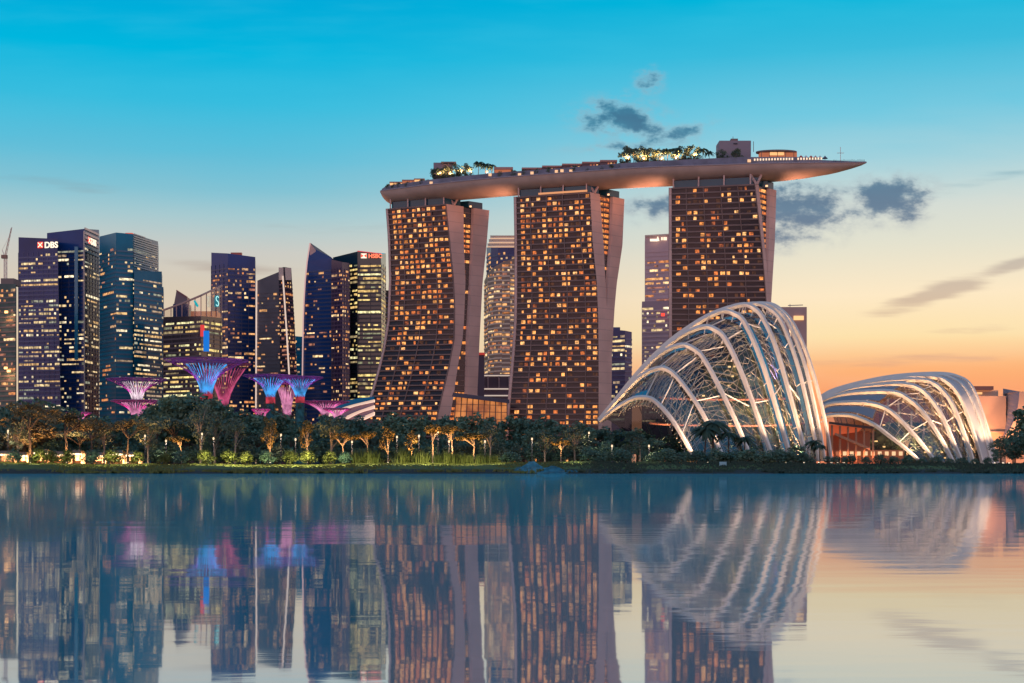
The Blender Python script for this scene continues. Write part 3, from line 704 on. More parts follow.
T1 = dict(FL=[(203, 386.3), (240, 389), (280, 390), (320, 388.4), (350, 383.5), (374, 377.6), (400, 370), (422, 363)],
          FR=[(203, 446), (240, 449.7), (280, 453.8), (310, 455), (338, 454.4), (368, 449), (397, 442), (412, 438.6), (424, 435.6)],
          W1=[(203, 463.5), (240, 463.9), (280, 465.5), (320, 464), (338, 462.5), (368, 457.5), (393, 454), (412, 451), (424, 448.6)],
          W2=[(203, 474), (240, 472.8), (280, 471.4), (338, 468.5), (393, 467.6), (424, 467)],
          W3=[(203, 489.4), (240, 486.6), (280, 482.5), (338, 479.6), (393, 477.3), (424, 476.5)])
T2 = dict(FL=[(190, 514.4), (240, 515.2), (280, 515.2), (320, 514.8), (350, 512.9), (378, 510.5), (400, 508.5), (424, 506.3)],
          FR=[(190, 590), (240, 592.5), (280, 596.7), (320, 598.4), (380, 598.7), (424, 598.5)],
          W1=[(190, 599.6), (240, 603.5), (280, 605.5), (305, 607), (350, 608), (424, 608)],
          W2=[(190, 613), (240, 611.5), (280, 608.5), (305, 607.1), (350, 608.1), (424, 608.1)],
          W3=[(190, 624.5), (240, 622.5), (280, 616.8), (305, 614.6), (350, 612), (424, 611.4)])
T3 = dict(FL=[(180, 669.3), (424, 669.3)],
          FR=[(180, 754.5), (214, 758.2), (252, 762.6), (301, 766.4), (360, 769), (424, 770)],
          W1=[(180, 758.5), (214, 761.8), (252, 765.8), (275, 767.8), (301, 770), (360, 772), (424, 773)],
          W2=[(180, 770), (214, 769.4), (252, 768.6), (275, 767.9), (301, 770.1), (360, 772.1), (424, 773.1)],
          W3=[(180, 776.5), (237, 774.9), (275, 772.6), (303, 771), (360, 772.9), (424, 774)])
def d1(h, x, i): return .10 if .36 < h < .44 else (.72 if h > .72 else .60 if h > .44 else .26 if h > .3 else .46)
def d2(h, x, i):
    if x > .92: return .55
    return .64 if h > .88 else .52 if h > .36 else .40
def d3(h, x, i): return .30 if h > .86 else .40 if x > .3 and h > .3 else .32
H1 = hotel('leftmost leaning hotel tower under the long rooftop deck, strongly curved foot', 1062, 1042, 25, 40, T1, 12, d1, 430)
H2 = hotel('middle leaning hotel tower under the long rooftop deck, densely lit orange', 1015, 997, 20, 45, T2, 14, d2, 560)
a_, c_ = [H2[1](ROOF_Z).lerp(H2[2](ROOF_Z), t) for t in (.33, .97)]
MB().bar(a_+Vector((-.5, -1.2, .9)), c_+Vector((-.5, -1.2, .9)), .8, 1.2).build('ledge_light', glow('ledge_amber', (1, .42, .18), .8), H2[0])
H3 = hotel('rightmost hotel tower under the rooftop deck, sparsely lit, behind the dome', 982, 968, 13, 50, T3, 15, d3, 720)

# ---------------------------------------------------------------- rooftop deck
RIM = [(380, 191), (400, 188.4), (420, 185.8), (460, 181.3), (500, 177.6), (540, 174.7), (580, 171.8), (620, 168.8), (660, 166.8), (700, 165.5), (740, 164.2), (780, 163.2), (820, 162.7), (850, 162.5), (866.5, 162.6)]
HALF = [(380, 1.5), (383, 7), (388, 12), (400, 16), (430, 19), (760, 19), (790, 16.5), (815, 12.5), (835, 8.5), (850, 5), (860, 2.4), (866.5, .3)]
DEEP = [(380, .8), (382, 4.2), (386, 7.2), (392, 8.8), (410, 9.2), (600, 9.2), (740, 9.0), (780, 8.4), (808, 7.4), (836, 5.6), (852, 3.4), (862, 1.6), (866.5, .25)]
DECK = 205.0
def rimY(px): return (DECK-CZ)*F/(HY-interp(RIM, px))
deck = thing('rooftop_deck', 'long ship-shaped rooftop deck spanning the three hotel towers', 'rooftop deck', (PX(620, 1000), 1000, DECK))
st_ = [380, 380.7, 381.5, 383, 385, 388, 392, 397, 404, 412]+[420+i*10 for i in range(34)]+[760, 770, 780, 790, 800, 808, 816, 824, 832, 840, 847, 853, 858, 862, 865, 866.5]
rows_ = []; edge_n = []; edge_f = []
for px in st_:
    y0 = rimY(px); a_ = interp(HALF, px); d_ = interp(DEEP, px); x = PX(px, y0); r_ = []
    for k in range(13):
        ph = math.pi*k/12
        r_.append((x+0.02*a_*(1-math.cos(ph)), y0+a_*(1-math.cos(ph)), DECK-d_*math.sin(ph)**.8))
    rows_.append(r_); edge_n.append(Vector(r_[0])); edge_f.append(Vector(r_[-1]))
HULL = mat('hull_panels', (.47, .34, .30), .55, var=.10, scale=.09)
MB().grid(rows_).build('hull', HULL, deck, smooth=True)
m = MB()
m.grid([[a_, c_] for a_, c_ in zip(edge_n, edge_f)]); m.build('deck_floor', mat('deck_paving', (.25, .22, .2), .8), deck)
m = MB(); rr0 = []
for px, p, q_ in zip(st_, edge_n, edge_f):
    if px < 381: continue
    h = interp([(381, 1.5), (386, 3.6), (430, 4.0), (600, 4.0), (690, 4.8), (740, 5.2), (800, 4.4), (822, 2.2), (866, .8)], px)
    inn = min(1.6, (q_.y-p.y)*.2)
    rr0.append([p+Vector((0, inn, .02)), p+Vector((0, inn*1.2, h)), p+Vector((0, inn*1.2+.8, h)), p+Vector((0, inn*1.2+.8, .02))])
m.grid(rr0); m.build('parapet', mat('slate_parapet', (.15, .15, .21), .5, var=.25, scale=.12), deck)
m = MB(); m.tube([p+Vector((0, -.1, .1)) for p in edge_n[1:]], .45, 5); m.build('rim_beam', mat('rim_mauve', (.36, .30, .34), .5), deck)
for i in range(24):
    px = 755+i*2.9; y = rimY(px); z = DECK+2.4
    if i in (14,): continue
    MB().box(PX(px, y)-.45, PX(px, y)+.45, y+.9, y+1.4, z, z+1.3).build('deck_light', glow('deck_lamp', (1, .72, .5), 1.3), deck)
for px, py in ((431, 182.6), (490, 174.4), (519.5, 174.2), (532, 172.6), (556.5, 171), (562, 170.4), (571, 170.6), (749.5, 160.4)):
    y = rimY(px); MB().box(PX(px, y)-1.1, PX(px, y)+1.1, y+.9, y+1.5, PZ(py, y)-.9, PZ(py, y)+.9).build('deck_light', glow('deck_lamp2', (1, .55, .3), 1.1), deck)
def deckthing(name, label, cat, px): y = rimY(px)+8; return thing(name, label, cat, (PX(px, y), y, DECK+.02))
def dbox(m, x0, x1, p0, p1, back=4, depth=10, mi=0):
    y = rimY((x0+x1)/2)+back
    return m.box(PX(x0, y), PX(x1, y), y, y+depth, PZ(p0, y), PZ(p1, y), mi)
ROSE = mat('rose_roof', (.45, .22, .19), .6); LITW = glow('lit_lounge', (1, .50, .20), 1.2); LITW2 = glow('lit_lounge_dim', (1, .30, .14), .45)
# left restaurant row
r = deckthing('rooftop_restaurant', 'long lit restaurant with flat roof at left end of the deck', 'restaurant', 405)
for x0_, x1_, p0, p1 in ((390, 402, 187.5, 181.6), (402.5, 414, 185.5, 179.6), (414.5, 424, 183.6, 178.4)):
    w_ = dbox(MB(), x0_, x1_, p0, p1+1.2, 5).build('lit_wall', LITW if x0_ != 402.5 else LITW2, r); dbox(MB(), x0_-.6, x1_+.6, p1+1.15, p1, 4.2, 12).build('roof', ROSE, r)
    for k in range(4): dbox(MB(), x0_+k*3.2, x0_+k*3.2+.6, p0, p1+1.3, 4.6, .3).build('post', SLAB, w_)
r = deckthing('lift_block', 'plain mauve block among trees on the left half of the deck', 'roof block', 445)
dbox(MB(), 433.5, 452, 178, 162.6, 14, 12).build('body', mat('mauve_block', (.27, .22, .26), .7), r); dbox(MB(), 441, 456, 163, 161.6, 13.5, 10).build('roof', SLAB, r)
r = deckthing('deck_pavilion', 'small red-roofed pavilion beside the left palm on the deck', 'pavilion', 503)
dbox(MB(), 495, 511, 174, 169.5, 5).build('lit_wall', LITW2, r); dbox(MB(), 494, 513, 169.45, 167, 4, 13).build('roof', ROSE, r); dbox(MB(), 503, 507.5, 176.5, 172.6, 3.4, 1).build('doorway', LITW, r)
r = deckthing('pool_building', 'long low reddish building with lit openings along the deck middle', 'pavilion', 570)
for k, (x0_, x1_) in enumerate(((522, 542), (542.4, 562), (562.4, 582), (582.4, 600), (600.4, 617))):
    pb = interp([(520, 173.6), (617, 165.8)], (x0_+x1_)/2); pt = pb-4.8-k*.35
    w_ = dbox(MB(), x0_, x1_, pb+1.5, pt+1.4, 6).build('wall', mat('dusky_wall', (.16, .10, .12), .7), r); dbox(MB(), x0_-.3, x1_+.3, pt+1.35, pt-.4, 5, 13).build('roof', ROSE, r)
    for q in range(5):
        xx = x0_+1.4+q*(x1_-x0_-2)/5; dbox(MB(), xx, xx+1.7, pb+.6, pt+2.4, 5.7, .25).build('window', LITW2 if R.random() < .6 else LITW, w_)
r = deckthing('plant_tower', 'tall windowless grey rooftop box right of the deck trees', 'roof block', 735)
dbox(MB(), 719.4, 751, 158, 140.6, 14, 16).build('body', mat('mauve_block', ()), r); dbox(MB(), 731, 738, 140.6, 138.6, 18, 5).build('roof_unit', SLAB, r); dbox(MB(), 733.5, 737.5, 144.2, 143, 13.6, .3).build('vent', mat('vent_dark', (.03, .03, .05), .6), r)
MB().bar(P(733, 139, rimY(735)+20), P(733, 136.6, rimY(735)+20), .3).bar(P(753.5, 152, rimY(753)+10), P(753.5, 141.4, rimY(753)+10), .35).build('antenna', SLAB, r)
r = deckthing('round_bar', 'lit bar under a thin oval canopy near the right end of deck', 'bar', 780)
y = rimY(780)+9; cxx = PX(778, y)
m = MB(); n_ = 28; ring = [(cxx+14*math.cos(2*math.pi*k/n_), y+6+7*math.sin(2*math.pi*k/n_)) for k in range(n_)]
m.grid([[(a_, c_, PZ(151.2, y)) for a_, c_ in ring+ring[:1]], [(a_, c_, PZ(149.8, y)) for a_, c_ in ring+ring[:1]]]); m.poly([(a_, c_, PZ(149.8, y)) for a_, c_ in ring]); m.poly([(a_, c_, PZ(151.2, y)) for a_, c_ in ring][::-1]); m.build('canopy', SLAB, r)
dbox(MB(), 760, 797, 157, 151.4, 13, 6).build('lit_wall', LITW2, r); dbox(MB(), 770, 784, 155, 151.6, 12, 1).build('counter', LITW, r)
for k in range(5): MB().bar((cxx-11+k*5.5, y+1.5, DECK), (cxx-11+k*5.5, y+1.5, PZ(151.2, y)), .35).build('post', SLAB, r)
for i, (px, pc) in enumerate(((801, 'red'), (806, 'white'), (811, 'red'), (815.5, 'pale'), (820, 'white'), (825, 'dark'))):
    y = rimY(px)+5; cc = {'red': (.6, .06, .05), 'white': (.7, .62, .6), 'pale': (.62, .40, .36), 'dark': (.12, .1, .16)}[pc]
    r = thing('sun_parasol', '%s parasol on the deck, %s from the left of six near its tip' % (pc, ORD[i]), 'parasol', (PX(px, y), y, DECK+.02), 'parasols near the deck tip')
    MB().bar((PX(px, y), y, DECK), (PX(px, y), y, DECK+6), .2).build('pole', SLAB, r)
    m = MB(); z = DECK+4.4+i*-.12; top = (PX(px, y), y, z+1.9)
    for k in range(8):
        a0, a1 = math.pi*2*k/8, math.pi*2*(k+1)/8
        m.poly([(top[0]+2.0*math.cos(a0), y+2.0*math.sin(a0), z), (top[0]+2.0*math.cos(a1), y+2.0*math.sin(a1), z), top])
    m.build('canopy', mat('parasol_'+pc, cc, .7), r)
y = rimY(840)+4
r = thing('flag_mast', 'thin mast with short crossbar standing near the deck tip', 'mast', (PX(840.5, y), y, DECK+.02))
MB().bar((PX(840.5, y), y, DECK), (PX(840.5, y), y, PZ(147, y)), .3).build('pole', STEEL, r); MB().bar((PX(837, y), y, PZ(153, y)), (PX(844, y), y, PZ(153, y)), .3).build('crossbar', STEEL, r)
for i in range(16):
    px = 834+i*2; y = rimY(px)+min(1.2, interp(HALF, px)*.4)
    MB().bar((PX(px, y), y, DECK+.02), (PX(px, y), y, DECK+1.8+R.random()*.6), .35).build('rail_post', mat('rail_dark', (.08, .08, .12), .6), deck)

# ---------------------------------------------------------------- foliage
def leafmat(name, c1, c2):
    m = bpy.data.materials.new(name); m.use_nodes = True; nt = m.node_tree; q = NB(nt); p = nt.nodes['Principled BSDF']
    oi = q.n('ShaderNodeObjectInfo'); t = q.n('ShaderNodeTexCoord'); nz = q.n('ShaderNodeTexNoise'); nz.inputs['Scale'].default_value = .5; nt.links.new(t.outputs['Object'], nz.inputs[0])
    f = q.m('ADD', q.m('MULTIPLY', oi.outputs['Random'], .5), q.m('MULTIPLY', q.ss(nz.outputs[0], .3, .7), .5))
    nt.links.new(q.mix(f, (*c1, 1), (*c2, 1)), p.inputs['Base Color']); p.inputs['Roughness'].default_value = .65; p.inputs['Specular IOR Level'].default_value = .25
    MATS[name] = m; return m
LEAF = leafmat('dark_leaves', (.055, .13, .112), (.15, .24, .155))
LEAFP = leafmat('pale_leaves', (.075, .115, .09), (.14, .18, .12))
LEAFO = leafmat('lamp_lit_leaves', (.12, .10, .03), (.20, .13, .04))  # orange lamp light put into the leaf colour
LEAFB = leafmat('brown_lit_leaves', (.10, .09, .05), (.17, .135, .07))  # brownish light from the food stalls put into the leaf colour
LEAFS = leafmat('shrub_leaves', (.07, .10, .025), (.16, .18, .05))
LEAFPALM = leafmat('palm_leaves', (.02, .045, .035), (.05, .08, .05))
BARK = mat('bark', (.10, .075, .06), .9, var=.2, scale=1.5); BARKP = mat('pale_bark', (.34, .27, .21), .85, var=.15, scale=1.5)
def leaves(m, c, rad, n, size, flat=1.0):
    for _ in range(n):
        while True:
            u = Vector((R.uniform(-1, 1), R.uniform(-1, 1), R.uniform(-1, 1)))
            if .25 < u.length < 1: break
        p = c+Vector((u.x*rad, u.y*rad, u.z*rad*flat)); s = size*R.uniform(.6, 1.3)
        a = Vector((R.gauss(0, 1), R.gauss(0, 1), R.gauss(0, .8))).normalized(); e = a.cross(Vector((R.gauss(0, 1), R.gauss(0, 1), R.gauss(0, 1)))).normalized()
        m.quad(p-a*s-e*s*.45, p+a*s*.2-e*s*.6, p+a*s+e*s*.2, p-a*s*.3+e*s*.6)
def proto_tree(kind, seed):
    """unit-ish tree, total height 10; returns crown and trunk meshes"""
    R.seed(seed); cr = MB(); tr = MB()
    if kind == 'dense':
        top = 10; nl = 20
        tr.tube([(0, 0, 0), (.08, .05, 2.5), (R.uniform(-.4, .4), 0, 5)], [.34, .26, .12], 6)
        for i in range(nl):
            a = R.uniform(0, 6.28); h = R.uniform(2.6, 8.7); rr_ = 3.6*math.sin(math.pi*min(1, (h-1.2)/8.8))**.7*R.uniform(.3, 1)
            c = Vector((rr_*math.cos(a), rr_*math.sin(a), h)); leaves(cr, c, R.uniform(1.0, 1.6), 62, .34, .75)
            if i % 3 == 0: tr.tube([(0, 0, R.uniform(1.8, 3)), c*.6+Vector((0, 0, 1)), c], [.14, .09, .04], 4)
        leaves(cr, Vector((R.uniform(-.6, .6), 0, 9.2)), 1.0, 50, .32, .8)
    elif kind == 'umbrella':
        tr.tube([(0, 0, 0), (.1, 0, 3), (-.1, .1, 6)], [.26, .18, .14], 6)
        for i in range(15):
            a = R.uniform(0, 6.28); rr_ = R.uniform(.4, 4.2); h = 8.3-rr_*.16+R.uniform(-.5, .7)
            c = Vector((rr_*math.cos(a), rr_*math.sin(a), h)); leaves(cr, c, R.uniform(.9, 1.5), 52, .30, .42)
            if i % 2 == 0: tr.tube([(-.1, .1, 5.2), (c.x*.5, c.y*.5, 6.8), c], [.12, .09, .04], 4)
    elif kind == 'loose':
        tr.tube([(0, 0, 0), (.1, 0, 3.5), (.05, .1, 7.5)], [.22, .16, .07], 6)
        for i in range(17):
            a = R.uniform(0, 6.28); h = R.uniform(3.8, 9.4); rr_ = 2.7*math.sin(math.pi*min(1, (h-2.2)/8.2))**.8*R.uniform(.2, 1)
            c = Vector((rr_*math.cos(a), rr_*math.sin(a), h)); leaves(cr, c, R.uniform(.8, 1.4), 34, .28, .7)
            if i % 2 == 0: tr.tube([(.05, 0, h*.55), (c.x*.5, c.y*.5, h*.82), c], [.09, .06, .03], 4)
    elif kind == 'palm':
        tr.tube([(0, 0, 0), (.25, 0, 4), (.35, .1, 8)], [.22, .16, .14], 6)
        for i in range(20):
            a = 6.28*i/20+R.uniform(-.15, .15); lift = R.uniform(-.3, 1.1); L = R.uniform(2.6, 3.3); prev = None
            d = Vector((math.cos(a), math.sin(a), 0)); sd = Vector((-d.y, d.x, 0)); pts = []
            for k in range(6):
                t = k/5; pts.append(Vector((.35, .1, 8))+d*L*t+Vector((0, 0, lift*1.8*t-2.3*t*t)))
            for k in range(5):
                w0, w1 = .42*math.sin(.3+2.6*k/5), .42*math.sin(.3+2.6*(k+1)/5)
                dr = Vector((0, 0, -.35))
                cr.quad(pts[k], pts[k+1], pts[k+1]+sd*w1+dr, pts[k]+sd*w0+dr); cr.quad(pts[k], pts[k]-sd*w0+dr, pts[k+1]-sd*w1+dr, pts[k+1])
    elif kind == 'shrub':
        for i in range(16):
            a = R.uniform(0, 6.28); e_ = math.asin(R.uniform(.05, 1)); rr_ = 3.0*math.cos(e_)*R.uniform(.85, 1.08)
            leaves(cr, Vector((rr_*math.cos(a), rr_*math.sin(a), 2.4+5.6*math.sin(e_)*R.uniform(.9, 1.05))), R.uniform(1.6, 2.1), 56, .42, .95)
        leaves(cr, Vector((0, 0, 3.6)), 3.4, 160, .5, .9)
        tr.tube([(0, 0, 0), (.1, 0, 3)], [.35, .2], 5)
    elif kind == 'reed':
        for i in range(120):
            a = R.uniform(0, 6.28); rr_ = R.uniform(0, 3.4); p = Vector((rr_*math.cos(a), rr_*math.sin(a), 0)); h = R.uniform(4, 10); w = Vector((R.gauss(0, 1), R.gauss(0, 1), 0)).normalized()*.22; t = Vector((R.gauss(0, .9), R.gauss(0, .9), h))
            cr.quad(p-w, p+w, p+t*.6+w*.8, p+t*.6-w*.8); cr.quad(p+t*.6-w*.8, p+t*.6+w*.8, p+t+w*.1, p+t-w*.1)
        tr.tube([(0, 0, 0), (.1, 0, 2)], [.3, .1], 5)
    def me(b_, nm):
        x = bpy.data.meshes.new(nm); x.from_pydata(b_.v, [], b_.f); x.materials.append(None); x.update(); return x
    return me(cr, 'crown'), me(tr, 'trunk')
PROTO = {k: [proto_tree(k, 100+17*i+len(k)) for i in range(n)] for k, n in (('dense', 4), ('umbrella', 3), ('loose', 3), ('palm', 2), ('shrub', 3), ('reed', 2))}
R.seed(42)
def plant(kind, name, label, cat, loc, height, width=None, leaf=None, bark=None, group=None, part='crown'):
    """height in metres; width scales the crown sideways"""
    c, t = R.choice(PROTO[kind]); s = height/10.0; w = (width or 1.0)*s
    root = thing(name, label, cat, loc, group); rz = R.uniform(0, 6.28)
    for me_, nm, mt in ((c, part, leaf or LEAF), (t, 'trunk' if kind not in ('shrub', 'reed') else 'stem', bark or BARK)):
        o = bpy.data.objects.new(nm, me_); COL.objects.link(o); o.parent = root; o.scale = (w, w, s); o.rotation_euler = (0, 0, rz)
        o.material_slots[0].link = 'OBJECT'; o.material_slots[0].material = mt
    return root
ZONES = [(102, 'before the leftmost towers'), (164, 'below the teal tower'), (260, 'by the tallest supertree'), (366, 'by the twin blue supertrees'), (450, 'before the left hotel tower'),
         (512, 'before the orange glazed hall'), (604, 'before the middle hotel tower'), (836, 'before the tall glass dome'), (1000, 'before the low glass dome'), (2000, 'at the right edge')]
def zone(px): return next(z for lim, z in ZONES if px < lim)
COUNT = {}
def trow(row, items, name, adj, cat, group):
    cnt = {}
    for it in sorted(items, key=lambda t: t[0]):
        z = zone(it[0]); k = cnt[z] = cnt.get(z, 0)+1
        yield it, '%s, %s from left %s %s' % (adj, ORD[k-1], row, z)
GZ = 3.0
OUT = [(-30, 410), (0, 412), (25, 402), (45, 400), (70, 411), (95, 416), (120, 419), (150, 407), (165, 394), (185, 391), (205, 397), (235, 411), (265, 412), (300, 418), (350, 417), (400, 413), (440, 418), (480, 416), (520, 418), (560, 418), (600, 424), (640, 432), (700, 438), (760, 444), (840, 450)]
back = []
px = -22
while px < 800:
    y = R.uniform(505, 540); tp = interp(OUT, px)+R.uniform(-2.5, 6)
    back.append((px, tp, y)); px += R.uniform(13, 19)
for (px, tp, y), lb in trow('in the back row', back, 't', 'dark dense tree', 'tree', ''):
    h = PZ(tp, y)-GZ; plant('dense', 'broadleaf_tree', lb, 'tree', (PX(px, y), y, GZ), h*1.03, R.uniform(.95, 1.25) if h > 14 else 1.5, LEAF, BARK, 'dark trees in the back row')
mid = []
px = -16
while px < 830:
    y = R.uniform(478, 498); tp = interp(OUT, px)+R.uniform(11, 24)
    mid.append((px, min(tp, 456), y)); px += R.uniform(15, 23)
for (px, tp, y), lb in trow('in the middle row', mid, 't', 'dusky green tree', 'tree', ''):
    h = PZ(tp, y)-GZ; kd = R.choice(('dense', 'dense', 'loose', 'umbrella')) if px < 600 else 'dense'
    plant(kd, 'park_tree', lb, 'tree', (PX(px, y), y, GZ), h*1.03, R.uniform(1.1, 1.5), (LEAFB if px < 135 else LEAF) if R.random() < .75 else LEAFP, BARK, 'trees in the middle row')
FRONT_PALE = [(200.5, 402, 460, .75), (235, 416, 460, .9), (331, 416, 462, 1.3), (18, 420, 462, 1.1), (104, 424, 462, 1.2), (148, 418, 464, 1.0), (215, 412, 466, 1.0), (490, 425, 462, 1.2), (545, 430, 462, 1.3), (575, 428, 464, 1.4), (640, 436, 462, 1.3)]
for (px, tp, y, w), lb in trow('in the front row', FRONT_PALE, 't', 'pale thin-trunked tree', 'tree', ''):
    plant('loose', 'slender_tree', lb, 'tree', (PX(px, y), y, GZ), (PZ(tp, y)-GZ)*1.04, w, LEAFP, BARKP, 'pale trees along the bank')
FRONT_OR = [(30, 404, 458, 1.0), (66, 413, 458, 1.3), (92, 421, 459, 1.2), (128, 420, 460, 1.0), (181, 436, 457, .95), (270, 419, 458, .62), (307, 424, 458, .7), (343, 433, 457, 1.0), (367, 431, 462, .8), (388, 427, 460, .8), (412, 431, 458, .8), (433, 425, 460, 1.15), (452, 425, 458, .95), (474, 433, 459, 1.2), (561, 440, 458, .9)]
for (px, tp, y, w), lb in trow('in the front row', FRONT_OR, 't', 'lamp-lit orange-brown tree', 'tree', ''):
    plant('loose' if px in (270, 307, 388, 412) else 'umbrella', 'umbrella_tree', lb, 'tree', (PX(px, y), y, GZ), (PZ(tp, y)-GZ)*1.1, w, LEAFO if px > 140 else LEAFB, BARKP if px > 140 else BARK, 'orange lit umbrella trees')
PALMS = [(704, 424, 470), (714, 417, 474), (729, 429, 472), (745, 434, 470), (820, 443, 472), (814, 438, 476)]
for (px, tp, y), lb in trow('among the palms', PALMS, 't', 'dark palm tree', 'palm', ''):
    plant('palm', 'palm_tree', lb, 'palm', (PX(px, y), y, GZ), (PZ(tp, y)-GZ)*1.1, 1.2, LEAFPALM, BARK, 'palms before the tall dome')
RIGHT = [(1013, 434, 480, .9), (1027, 404, 490, .85), (1036, 402, 486, 1.0), (1001, 436, 476, 1.0), (996, 452, 470, 1.2), (1015, 440, 470, 1.2), (1028, 430, 468, 1.3)]
for (px, tp, y, w), lb in trow('in the clump', RIGHT, 't', 'big dark tree', 'tree', ''):
    plant('dense', 'shade_tree', lb, 'tree', (PX(px, y), y, GZ), PZ(tp, y)-GZ, w, LEAF, BARK, 'dark trees at right edge')
SHR = [(13, 450), (40, 449), (52, 452), (68, 451), (92, 450), (112, 450), (138, 452), (165, 453), (181, 451), (206, 450), (229, 450), (246, 452), (267, 451), (290, 451), (308, 451), (330, 452), (345, 453), (362, 456)]
for i, ((px, tp), lb) in enumerate(trow('on the lawn edge', SHR, 's', 'rounded clipped bush', 'bush', '')):
    y = 449+R.uniform(-1.8, .4); plant('shrub', 'round_bush', lb, 'bush', (PX(px, y), y, GZ-.25), (PZ(tp, y)-GZ+.3)*1.15, 1.3, LEAFS if i % 2 else LEAF if i % 4 == 0 else LEAFS, BARK, 'rounded bushes on the lawn', 'foliage')
RD = [(358, 449), (366, 447), (376, 449), (401, 446), (406, 448), (420, 447), (428, 450), (438, 453), (447, 449), (456, 451), (463, 452), (471, 453), (480, 452), (488, 453), (496, 454)]
for (px, tp), lb in trow('on the bank', RD, 's', 'bright green upright reed clump', 'reeds', ''):
    y = 450+R.uniform(-1.5, 2); plant('reed', 'reed_clump', lb, 'reeds', (PX(px, y), y, GZ-.3), (PZ(tp, y)-GZ+.4), 1.25, LEAFS, BARK, 'reeds on the lit bank', 'blades')
LOW = [(510, 453), (590, 448), (604, 452), (622, 451), (655, 453), (668, 450), (684, 452), (700, 451), (716, 449), (733, 451), (748, 450), (763, 452), (778, 450), (793, 452), (806, 453), (836, 457), (850, 455), (866, 457), (880, 455), (893, 457), (908, 456), (922, 458), (936, 457), (950, 459), (962, 458), (975, 459), (988, 458)]
for (px, tp), lb in trow('along the water', LOW, 's', 'low dark shrub', 'shrub', ''):
    y = 451+R.uniform(-2, 4); plant('shrub', 'dark_shrub', lb, 'shrub', (PX(px, y), y, GZ-.3), (PZ(tp, y)-GZ+.4)*1.15, R.uniform(1.5, 2.1), LEAF, BARK, 'dark shrubs along the right bank', 'foliage')
under = [(-8+i*15+R.uniform(-4, 4), 446+R.uniform(-5, 3)) for i in range(42)]
for (px, tp), lb in trow('under the trees', under, 's', 'leafy understory shrub', 'shrub', ''):
    y = R.uniform(478, 490) if px < 145 else R.uniform(464, 474); plant('shrub', 'understory_shrub', lb, 'shrub', (PX(px, y), y, GZ-.3), (PZ(tp, y)-GZ+.4)*1.1, R.uniform(1.1, 1.7), LEAF if R.random() < .6 else LEAFP, BARK, 'understory shrubs among the trees', 'foliage')
# grass and rough growth on the bank
m = MB()
for _ in range(9000):
    x = R.uniform(-165, 168); y = 432+18*R.random()**.8; yy = min(y, 446)
    z = interp([(431, .15), (434, .8), (438, 1.6), (442, 2.35), (446, 2.8), (452, 3.0)], y)+bank_z(x, y)-.1
    if x > 22 or y > 437 or R.random() < .3:
        h = R.uniform(.2, .55)*(1.9 if x > 24 else 1); w = R.uniform(.15, .4)
        m.quad((x-w, y, z), (x+w, y, z), (x+w*.3+R.gauss(0, .15), y+R.gauss(0, .1), z+h), (x-w*.3+R.gauss(0, .15), y, z+h))
for _ in range(230):
    xc = R.uniform(-165, 168); hh = R.uniform(.5, 1.3); y = R.uniform(431, 434)
    for _k in range(26):
        x = xc+R.gauss(0, 1.1); w = R.uniform(.1, .3); h = hh*R.uniform(.5, 1.1)
        m.quad((x-w, y, .1), (x+w, y, .1), (x+w*.3+R.gauss(0, .2), y, .2+h), (x-w*.3+R.gauss(0, .2), y+.2, .2+h))
gm = bpy.data.materials.new('bank_grass'); gm.use_nodes = True; q = NB(gm.node_tree); g = q.n('ShaderNodeNewGeometry'); sp = q.n('ShaderNodeSeparateXYZ'); q.nt.links.new(g.outputs['Position'], sp.inputs[0])
nz = q.n('ShaderNodeTexNoise'); nz.inputs['Scale'].default_value = .2; q.nt.links.new(g.outputs['Position'], nz.inputs[0])
q.nt.links.new(q.mix(q.ss(q.m('ADD', sp.outputs[0], q.m('MULTIPLY', nz.outputs[0], 20.0)), 10, 40), (.11, .13, .035, 1), (.03, .06, .045, 1)), gm.node_tree.nodes['Principled BSDF'].inputs['Base Color'])
gm.node_tree.nodes['Principled BSDF'].inputs['Roughness'].default_value = .9
tag(m.build('grass', gm), 'short rough grass on the sloping far bank', 'grass', kind='stuff')

# rooftop planting
DT = [(437, 168, 7, 'dense'), (446, 166, 8, 'dense'), (456, 164.5, 8, 'dense'), (466, 164, 8, 'dense'), (478, 159, 6, 'palm'), (485, 161, 7, 'palm'), (492, 162, 7, 'palm'),
      (627, 147, 8, 'dense'), (634, 145.5, 7, 'palm'), (641, 147, 9, 'dense'), (650, 148, 8, 'dense'), (659, 149, 8, 'dense'), (667, 146, 7, 'palm'), (675, 145, 7, 'palm'), (681, 146.5, 8, 'dense'), (693, 146, 8, 'dense'), (703, 145.5, 6, 'palm'), (709, 149, 6, 'palm'), (721, 150, 6, 'dense'), (737, 149, 5, 'dense'), (387, 185, 3, 'dense')]
cnt = {}
for px, tp, back_, kd in DT:
    y = rimY(px)+back_; h = PZ(tp, y)-DECK
    zz_ = 'left of the plain mauve roof block' if px < 433 else 'around the mauve roof block' if px < 475 else 'by the red pavilion' if px < 500 else 'left of the tall rooftop box' if px < 718 else 'in front of the tall rooftop box'
    key = (zz_, kd); cnt[key] = cnt.get(key, 0)+1
    plant(kd, 'rooftop_tree' if kd == 'dense' else 'rooftop_palm', '%s on the deck, %s from left %s' % ('leafy tree' if kd == 'dense' else 'palm', ORD[cnt[key]-1], zz_), 'tree' if kd == 'dense' else 'palm', (PX(px, y), y, DECK+.02), h*1.05, (1.0 if kd == 'dense' else .9), LEAFP if kd == 'dense' else LEAFPALM, BARK, 'trees on the rooftop deck')
